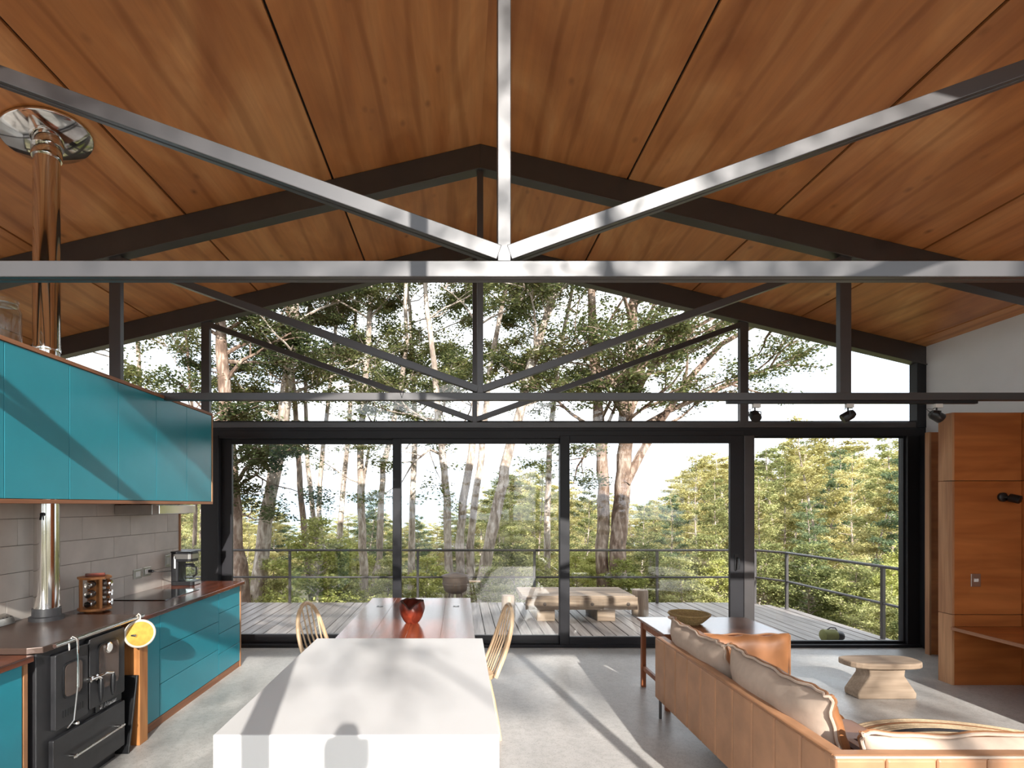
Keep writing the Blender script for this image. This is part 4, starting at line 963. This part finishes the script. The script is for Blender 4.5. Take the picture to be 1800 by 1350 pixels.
# ------------------------------------------------------------------ ground, hill, forest
def gz(x, y):
    if y < 10.5: return -0.35-0.12*max(0, y-6)
    return -0.9-0.075*(y-10.5)-0.03*math.sin(x*0.4+y*0.3)
gm = MB(); xs = [i*4.0-100 for i in range(51)]; ys = [-60, -40, -20, -10, -5, 0, 4, 8, 10.5]+[10.5+i*4 for i in range(1, 30)]
vv = [(x, y, gz(x, y)) for y in ys for x in xs]
gm.add(vv, [(j*51+i, j*51+i+1, (j+1)*51+i+1, (j+1)*51+i) for j in range(len(ys)-1) for i in range(50)])
tag(gm.build('ground', M['ground'], smooth=True), 'sloping forest ground around the house', 'ground', kind='structure')
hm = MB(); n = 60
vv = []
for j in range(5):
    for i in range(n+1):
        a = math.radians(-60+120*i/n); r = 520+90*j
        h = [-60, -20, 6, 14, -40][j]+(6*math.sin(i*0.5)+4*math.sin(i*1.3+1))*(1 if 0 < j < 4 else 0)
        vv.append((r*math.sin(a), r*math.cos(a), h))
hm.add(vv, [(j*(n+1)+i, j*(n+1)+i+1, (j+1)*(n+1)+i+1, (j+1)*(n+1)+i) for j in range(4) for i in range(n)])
tag(hm.build('hill', M['hill'], smooth=True), 'distant hills on the horizon, tinted pale blue for haze', 'hill', kind='structure')

def leaves_object(name, cen, nrm_tilt, size, rs, mat, parent, droop=0.0):
    """one mesh of many small rhombic leaves; cen is Nx3 in the parent's frame"""
    N = len(cen)
    nrm = np.stack([rs.normal(0, nrm_tilt, N), rs.normal(0, nrm_tilt, N), np.ones(N)], 1); nrm /= np.linalg.norm(nrm, axis=1)[:, None]
    az = rs.uniform(0, 2*np.pi, N); t = np.stack([np.cos(az), np.sin(az), -droop*np.ones(N)], 1)
    t -= nrm*(t*nrm).sum(1)[:, None]; t /= np.linalg.norm(t, axis=1)[:, None]; b = np.cross(nrm, t)
    l = (size*rs.uniform(0.7, 1.3, N))[:, None]
    V = np.empty((N, 4, 3)); V[:, 0] = cen-t*l*0.5; V[:, 1] = cen+b*l*0.27+t*l*0.05; V[:, 2] = cen+t*l*0.5-nrm*l*0.1; V[:, 3] = cen-b*l*0.27+t*l*0.05
    me = bpy.data.meshes.new(name)
    me.vertices.add(N*4); me.vertices.foreach_set('co', V.reshape(-1).astype(np.float32))
    me.loops.add(N*4); me.loops.foreach_set('vertex_index', np.arange(N*4, dtype=np.int32))
    me.polygons.add(N); me.polygons.foreach_set('loop_start', np.arange(0, N*4, 4, dtype=np.int32))
    me.update(calc_edges=True); me.materials.append(mat)
    o = bpy.data.objects.new(name, me); COL.objects.link(o); o.parent = parent
    return o

def wob_line(rd, p, d, length, n, curl, lift):
    pts = [p.copy()]; d = d.normalized(); st = length/n
    for i in range(n):
        d = (d+Vector((rd.gauss(0, curl), rd.gauss(0, curl), rd.gauss(0, curl)*0.7+lift))).normalized()
        p = p+d*st; pts.append(p.copy())
    return pts
def interp(pts, t):
    f = t*(len(pts)-1); i = min(int(f), len(pts)-2); return pts[i].lerp(pts[i+1], f-i), (pts[i+1]-pts[i]).normalized()

def big_tree(pix, Y, wpx, seed, label, lo=780, nb=12, blen=2.2, leafn=84, leaf='leaf_big', bk='bark_grey', top=10.5, extra=(), size=0.078, name='tall_beech_tree', bias=None, group='tall trees beyond the deck', spread=0.34):
    rd = random.Random(seed); rs = np.random.RandomState(seed)
    pts = [P(px, py, Y+0.15*math.sin(i*1.7+seed)) for i, (px, py) in enumerate(pix)]
    base = pts[0].copy(); base.z = gz(base.x, base.y)-0.1; base.x += (pts[0].x-pts[1].x)*0.6
    pts = [base]+pts
    d = (pts[-1]-pts[-2]).normalized()
    while pts[-1].z < top: 
        d = (d+Vector((rd.gauss(0, 0.10), rd.gauss(0, 0.10), 0.12))).normalized(); pts.append(pts[-1]+d*0.9)
    r0 = wpx/2*Y/F; zt = pts[-1].z; zb = pts[0].z
    rad = [r0*(1.25 if i == 0 else 1)*(1-0.80*((p.z-zb)/(zt-zb))**1.15) for i, p in enumerate(pts)]
    o = empty(name, base); tag(o, label, 'tree', group)
    # refine the trunk with small irregularities
    fine = []; fr = []
    for i in range(len(pts)-1):
        for k in range(3):
            t = k/3; p = pts[i].lerp(pts[i+1], t); rr = rad[i]*(1-t)+rad[i+1]*t
            fine.append(p+Vector((rd.gauss(0, rr*0.10), rd.gauss(0, rr*0.10), 0))); fr.append(rr*(1+rd.gauss(0, 0.05)))
    fine.append(pts[-1]); fr.append(rad[-1])
    tm = MB(); tm.tube([p-base for p in fine], fr, 10); tm.build('trunk', M[bk], o, smooth=True, local=True)
    bm_ = MB(); cents = []
    zlo = EYE-(lo-CY)*Y/F
    def spray(a, b):
        n_ = int(leafn*rd.uniform(0.6, 1.3)); t = rs.uniform(0, 1.08, n_)[:, None]
        A = np.array(a-base); B = np.array(b-base); dd = B-A; ln = np.linalg.norm(dd)+1e-6
        lat = np.cross(dd/ln, [0, 0, 1.0]); q = np.linalg.norm(lat); lat = lat/q if q > 1e-3 else np.array([1.0, 0, 0])
        wd = spread*(1-0.5*t)
        return A+dd*t+lat*(rs.normal(0, 0.6, (n_, 1))*wd)+np.stack([rs.normal(0, 0.05, n_), rs.normal(0, 0.05, n_), rs.normal(-0.02, 0.05, n_)], 1)
    def limb(start, dr, ln, r, lev):
        n_ = 5 if lev < 2 else 3
        lp = wob_line(rd, start, dr, ln, n_, 0.20, 0.03 if lev < 2 else -0.03)
        bm_.tube([p-base for p in lp], [r*(1-0.75*i/n_) for i in range(n_+1)], 6 if lev == 0 else (5 if lev == 1 else 4), cap=False)
        if lev == 2: cents.append(spray(lp[0], lp[-1])); return
        if lev == 1: cents.append(spray(lp[-3], lp[-1]))
        for k in range(5 if lev == 0 else 4):
            t = rd.uniform(0.3, 1.0); p, dd = interp(lp, t)
            sdv = dd.cross(Vector((0, 0, 1)));
            if sdv.length < 0.05: sdv = Vector((1, 0, 0))
            nd = (dd*rd.uniform(0.4, 0.9)+sdv.normalized()*rd.choice((-1, 1))*rd.uniform(0.5, 1.0)+Vector((0, 0, rd.uniform(-0.15, 0.4)))).normalized()
            limb(p, nd, ln*rd.uniform(0.38, 0.6), r*0.45, lev+1)
    nn = 0
    while nn < nb:
        t = rd.uniform(0, 1); p, dd = interp(pts, t)
        if p.z < zlo or p.z > top: continue
        a = rd.uniform(0, 2*math.pi); h = Vector((math.cos(a), math.sin(a), rd.uniform(0.15, 0.9)))
        if bias: h = (h+Vector(bias)).normalized()
        rr = r0*(1-0.80*((p.z-zb)/(zt-zb)))
        limb(p, h, blen*rd.uniform(0.6, 1.25), max(0.014, rr*0.42), 0); nn += 1
    for (epix, ew) in extra:
        ep_ = [P(px, py, Y+0.12*math.sin(i*2.1)) for i, (px, py) in enumerate(epix)]; er = ew/2*Y/F
        bm_.tube([p-base for p in ep_], [er*(1-0.7*i/(len(ep_)-1)) for i in range(len(ep_))], 8, cap=False)
        for k in range(11 if ew > 8 else 4):
            t = rd.uniform(0.25, 1); p, dd = interp(ep_, t)
            nd = (dd*0.6+Vector((rd.gauss(0, 0.7), rd.gauss(0, 0.7), rd.uniform(-0.3, 0.5)))).normalized()
            limb(p, nd, blen*rd.uniform(0.4, 0.8), er*0.4, 1)
    if bm_.v: bm_.build('branches', M[bk], o, smooth=True, local=True)
    C_ = np.concatenate(cents); C_ = C_[np.array(C_[:, 2]+base.z) > -0.2]
    lo_ = leaves_object('foliage', C_, 0.55, size, rs, M[leaf], o); lo_['kind'] = 'stuff'
    return o

T = big_tree
T([(428,1060),(416,960),(409,860),(399,740),(391,640),(386,560),(380,470)], 11.2, 30, 11, 'thick brown trunked tree at the left edge of the left sliding door', lo=900, nb=17, bk='bark_brown', blen=1.7, extra=[([(405,880),(425,850),(450,835),(475,850)], 7), ([(402,800),(425,790),(455,800)], 7), ([(408,900),(430,905),(450,915)], 5)])
T([(452,1060),(460,960),(470,900),(486,820),(498,740),(506,650),(515,580),(520,480)], 12.2, 27, 12, 'pale leaning tree second from the left in the left sliding door', lo=760, nb=13)
T([(548,1060),(538,960),(530,880),(524,800),(520,740),(512,620),(505,520)], 13.2, 12, 13, 'slender dark trunk third from left in the left sliding door', lo=740, nb=8, bk='bark_brown', blen=1.8)
T([(574,1060),(561,980),(550,900),(541,820),(537,700),(541,560)], 13.8, 10, 14, 'thin straight tree beside the slender dark trunk', lo=740, nb=8, blen=1.8)
T([(586,1060),(566,960),(560,900),(563,850),(568,780),(578,700),(588,600)], 14.2, 11, 15, 'thin pale tree curving right in the left sliding door', lo=760, nb=9, blen=1.8)
T([(640,1060),(638,960),(634,880),(633,780),(640,700),(650,560)], 13.0, 16, 16, 'pale double stemmed tree left of the first door mullion', lo=720, nb=12, extra=[([(634,900),(640,840),(650,780),(662,720)], 8)])
T([(652,1060),(666,980),(669,900),(674,820),(688,760),(704,680),(715,600)], 13.3, 13, 17, 'pale tree leaning right against the first door mullion', lo=740, nb=11)
T([(790,1060),(787,960),(786,880),(778,800),(770,730),(764,640),(750,540)], 12.6, 16, 18, 'left stem of the tree cluster behind the fire bowl', lo=800, nb=12, extra=[([(778,800),(755,790),(725,815),(705,850)], 6), ([(776,780),(740,775),(712,790)], 6)])
T([(810,1060),(808,960),(815,880),(828,800),(835,740),(840,600),(845,520)], 12.4, 18, 19, 'middle stem of the tree cluster behind the fire bowl', lo=780, nb=11)
T([(828,1060),(826,960),(835,880),(846,800),(852,740),(862,640)], 12.9, 15, 20, 'right stem of the tree cluster behind the fire bowl', lo=760, nb=11)
T([(846,1050),(858,960),(879,870),(892,800),(910,740),(935,640),(965,540)], 12.0, 23, 21, 'pale tree leaning right behind the middle sliding door', lo=740, nb=12)
T([(1060,1060),(1058,960),(1061,880),(1057,800),(1054,740),(1046,640),(1040,540)], 12.2, 25, 22, 'dark rough trunk left of the pair in the right sliding door', lo=790, nb=13, bk='bark_brown', blen=2.1, extra=[([(1057,790),(1035,790),(1015,820),(1008,850)], 6)])
T([(1090,1060),(1086,960),(1092,880),(1098,800),(1101,740),(1106,640),(1112,540)], 12.0, 33, 23, 'thickest trunk, right of the pair in the right sliding door', lo=740, nb=22, bk='bark_brown', blen=2.4,
  extra=[([(1100,850),(1128,795),(1165,735),(1212,665),(1268,605),(1330,570),(1385,560)], 17), ([(1102,740),(1130,670),(1180,600),(1250,560),(1320,530)], 13), ([(1110,760),(1180,720),(1250,690),(1320,660),(1370,640)], 11), ([(1100,700),(1060,650),(1010,610)], 10)])
T([(262,1060),(256,900),(250,760),(244,640),(238,520)], 12.6, 12, 24, 'slim tree seen over the teal wall cabinet', lo=760, nb=26, blen=2.3)
T([(338,1060),(344,900),(340,740),(332,650),(325,560)], 12.0, 8, 25, 'thin dark tree left of the gable post over the kitchen', lo=800, nb=22, bk='bark_brown', blen=2.0)
T([(960,1060),(962,900),(968,760),(980,640),(1000,540)], 14.6, 13, 26, 'background tree between the central post and thick trunk', lo=690, nb=14, blen=2.2)
T([(722,1060),(725,900),(730,760),(726,640),(720,540)], 14.8, 13, 27, 'background tree with dense leaves left of the central post', lo=760, nb=24, blen=2.3, leaf='leaf_young')
T([(590,1060),(600,900),(612,760),(620,640),(626,540)], 15.2, 11, 28, 'background tree with twiggy crown over the left sliding door', lo=700, nb=14, blen=2.2)

# trees on the sunny side behind the viewpoint; their crowns dapple the light in the room
for (sd_, x, y, rz, lf, nb_, lb) in ((61, 1.9, -6.6, 0.3, 18, 15, 'open crowned tree behind the viewpoint, left of the terrace steps'), (62, 4.3, -7.4, 1.9, 18, 14, 'open crowned tree behind the viewpoint, right of the terrace steps'),
                                     (63, 5.6, -10.5, 3.3, 22, 15, 'leafy tree behind the viewpoint, farthest right'), (64, -1.2, -9.0, 5.0, 22, 14, 'leafy tree behind the viewpoint, farthest left')):
    c = T([(808,1060),(806,960),(812,880),(822,800),(830,740),(842,640),(850,560)], 11.0, 15, sd_, lb, lo=860, nb=nb_, blen=2.3, leafn=lf, top=9.5, group='trees behind the viewpoint', size=0.08)
    c.location = (x, y, gz(x, y)-0.1); c.rotation_euler = (0, 0, rz)

# ---- young layered trees
def young(seed, h, leaf, dens=1.0, wide=0.26, size=0.085, bk='bark_grey', name='young_tree'):
    rd = random.Random(seed); rs = np.random.RandomState(seed)
    o = empty(name, (0, 0, 0))
    st = wob_line(rd, Vector((0, 0, 0)), Vector((0, 0, 1)), h, 10, 0.05, 0.15)
    MB().tube(st, [0.055*h/6*(1-0.9*i/10)+0.006 for i in range(11)], 7).build('trunk', M[bk], o, smooth=True, local=True)
    bm_ = MB(); cents = []; az = 0; nb = int(46*dens)
    for i in range(nb):
        t = 0.10+0.88*(i+rd.random()*0.6)/nb; p, dd = interp(st, t); az += 2.4+rd.gauss(0, 0.4)
        ln = (wide*h*(1-t)**0.75+0.18)*rd.uniform(0.6, 1.25)
        d = Vector((math.cos(az), math.sin(az), rd.uniform(0.05, 0.85)))
        lp = wob_line(rd, p, d, ln, 4, 0.10, -0.05)
        bm_.tube(lp, [0.016*(1-t)+0.006, 0.010*(1-t)+0.005, 0.007, 0.005, 0.003], 4, cap=False)
        m = max(3, int(7*ln)+2)
        for k in range(m):
            tt = rd.uniform(0.2, 1.0); q, d2 = interp(lp, tt); sdv = d2.cross(Vector((0, 0, 1))).normalized()*rd.choice((-1, 1))
            e = q+(sdv*rd.uniform(0.3, 1)+d2*0.7).normalized()*(0.45*ln*(1.15-tt)+0.10)
            n_ = int(42*rd.uniform(0.6, 1.2)); u = rs.uniform(0, 1, (n_, 1)); A = np.array(q); B = np.array(e)
            cents.append(A+(B-A)*u+np.stack([rs.normal(0, 0.07, n_), rs.normal(0, 0.07, n_), rs.normal(0, 0.05, n_)], 1))
    bm_.build('branches', M[bk], o, smooth=True, local=True)
    lf = leaves_object('foliage', np.concatenate(cents), 0.65, size, rs, M[leaf], o, 0.25); lf['kind'] = 'stuff'
    return o
temps = [young(41, 6.0, 'leaf_young', 1.15, 0.27), young(42, 6.0, 'leaf_olive', 1.1, 0.30), young(43, 6.0, 'leaf_young', 1.0, 0.24), young(44, 6.0, 'leaf_pine', 1.2, 0.22), young(45, 6.0, 'leaf_olive', 0.8, 0.26)]
shrub_t = [young(51, 2.2, 'leaf_bush', 0.9, 0.42, 0.075, name='leafy_shrub'), young(52, 2.2, 'leaf_young', 0.9, 0.45, 0.07, name='leafy_shrub')]
used = set()
kinds = ['green layered young tree', 'yellowish layered young tree', 'slim green young tree', 'blue green young tree', 'sparse yellowish young tree']
zones = [(-9999, 330, 'behind the kitchen'), (330, 400, 'left of the sliding doors'), (400, 700, 'in the left sliding door'), (700, 990, 'in the middle sliding door'), (990, 1300, 'in the right sliding door'), (1300, 1600, 'in the right fixed window'), (1600, 9999, 'beyond the plywood wall unit')]
placed = []
def put(tlist, k, px, top_py, Y, rz):
    """a young tree at picture column px, distance Y, tall enough for its tip to reach picture row top_py"""
    x = (px-CX)*Y/F; g = gz(x, Y)-0.1; zt = EYE-(top_py-CY)*Y/F
    t = tlist[k]; h0 = 6.0 if tlist is temps else 2.2
    s = max(0.25, (zt-g)/h0)
    o = t if t not in used else copy_tree(t); used.add(t)
    o.location = (x, Y, g); o.rotation_euler = (0, 0, rz); wdt = (s**0.75 if s > 1 else s)*(1.0 if Y < 26 else 1.75); o.scale = (wdt, wdt, s)
    placed.append((px, Y, k, o, tlist is temps))
rf_ = random.Random(77)
prof = [(-400,800),(250,800),(400,840),(450,885),(540,905),(640,880),(700,905),(760,905),(810,880),(880,830),(960,815),(1000,850),(1050,865),(1130,875),(1180,850),(1230,800),(1290,790),(1330,790),(1400,765),(1460,760),(1520,800),(1580,770),(1650,780),(2000,760)]
def skyline(x):
    for (a, ya), (b, yb_) in zip(prof[:-1], prof[1:]):
        if a <= x <= b: return ya+(yb_-ya)*(x-a)/(b-a)
    return 800
# far rows
for Y in (66, 52, 40, 30):
    px = 150
    while px < 1700:
        put(temps, rf_.choice((1, 1, 0, 4, 2)), px, skyline(px)+rf_.uniform(-8, 30)+(12 if px < 860 else 4), Y+rf_.uniform(-4, 4), rf_.uniform(0, 6)); px += rf_.uniform(34, 58)
# middle row
px = 130
while px < 1700:
    put(temps, rf_.choice((0, 2, 3, 1, 0, 4)), px, skyline(px)+rf_.uniform(-10, 70), rf_.uniform(18, 25), rf_.uniform(0, 6)); px += rf_.uniform(50, 80)
# chosen nearer trees
for (k, px, ty, Y) in ((0, 945, 812, 17.0), (0, 880, 850, 18.5), (3, 745, 905, 17), (0, 1030, 860, 16.5), (2, 1130, 880, 15.5), (1, 1225, 800, 19), (0, 1262, 838, 15.5), (3, 1180, 870, 16.5), (0, 1335, 842, 15), (4, 1440, 718, 17.5),
                        (3, 1430, 880, 12.6), (1, 1500, 800, 18), (2, 1568, 760, 15), (3, 1600, 800, 13.4), (0, 1380, 800, 19), (3, 645, 862, 19), (0, 600, 930, 16), (1, 480, 890, 22), (2, 350, 850, 17), (0, 700, 930, 16), (4, 1530, 830, 14.5)):
    put(temps, k, px, ty, Y, rf_.uniform(0, 6))
# shrubs just beyond the railing
for (k, px, ty, Y) in ((0, 560, 920, 11.2), (0, 600, 985, 11.6), (1, 480, 985, 12.4), (1, 680, 985, 11.6), (0, 745, 985, 12.0), (1, 905, 960, 12.6), (1, 950, 985, 11.4), (0, 1015, 975, 12.2), (1, 1140, 960, 12.6), (1, 1200, 985, 11.6),
                        (0, 1260, 990, 11.8), (1, 1340, 960, 11.8), (1, 1420, 960, 11.2), (1, 1500, 985, 10.4), (0, 1570, 1000, 9.8), (1, 1545, 1040, 8.8), (0, 1480, 1010, 11.6), (1, 345, 960, 12), (0, 1600, 960, 11.4), (1, 1610, 1060, 8.2), (0, 630, 960, 13.5), (1, 860, 1000, 11.3), (0, 1100, 990, 11.2), (1, 420, 980, 13), (0, 1060, 960, 14), (1, 1250, 945, 13.5)):
    put(shrub_t, k, px, ty, Y, rf_.uniform(0, 6))
# unseen row of young trees behind the viewpoint, added to cut sky light indoors
side = ['far left', 'left', 'middle left', 'centre left', 'centre', 'centre right', 'middle right', 'right', 'far right', 'outermost right']
for i in range(10):
    c = copy_tree(temps[(0, 3, 2, 0, 1, 3, 0, 2, 3, 0)[i]]); x = -15+i*3.4; y = -15.5+2.0*math.sin(i*2.3)
    c.location = (x, y, gz(x, y)-0.1); c.rotation_euler = (0, 0, i*1.1); c.scale = (1.35, 1.35, 0.92)
    tag(c, 'unseen young tree added behind the viewpoint to cut sky light, %s of the row' % side[i], 'tree', 'young trees added to cut sky light')
ordn = ['first', 'second', 'third', 'fourth', 'fifth', 'sixth', 'seventh', 'eighth', 'ninth', 'tenth', 'eleventh', 'twelfth', 'thirteenth', 'fourteenth', 'fifteenth']
from collections import defaultdict
buck = defaultdict(list)
for it in placed:
    zn = next(z_ for z_ in zones if z_[0] <= it[0] < z_[1])
    rowname = 'near' if it[1] < 16 else ('middle distance' if it[1] < 26 else 'far')
    buck[(zn[2], rowname, it[2], it[4])].append(it)
for (zn, rowname, k, isT), its in buck.items():
    its.sort(key=lambda q: q[0])
    kn = kinds[k] if isT else ('bright yellow green shrub', 'low green shrub')[k]
    for i, it in enumerate(its):
        pos = '' if len(its) == 1 else ', %s from left' % ordn[min(i, 14)]
        tag(it[3], '%s, %s, %s%s' % (kn, rowname if isT else 'beyond the railing', zn, pos), 'tree' if isT else 'shrub', 'young trees beyond the deck' if isT else 'shrubs beyond the railing')
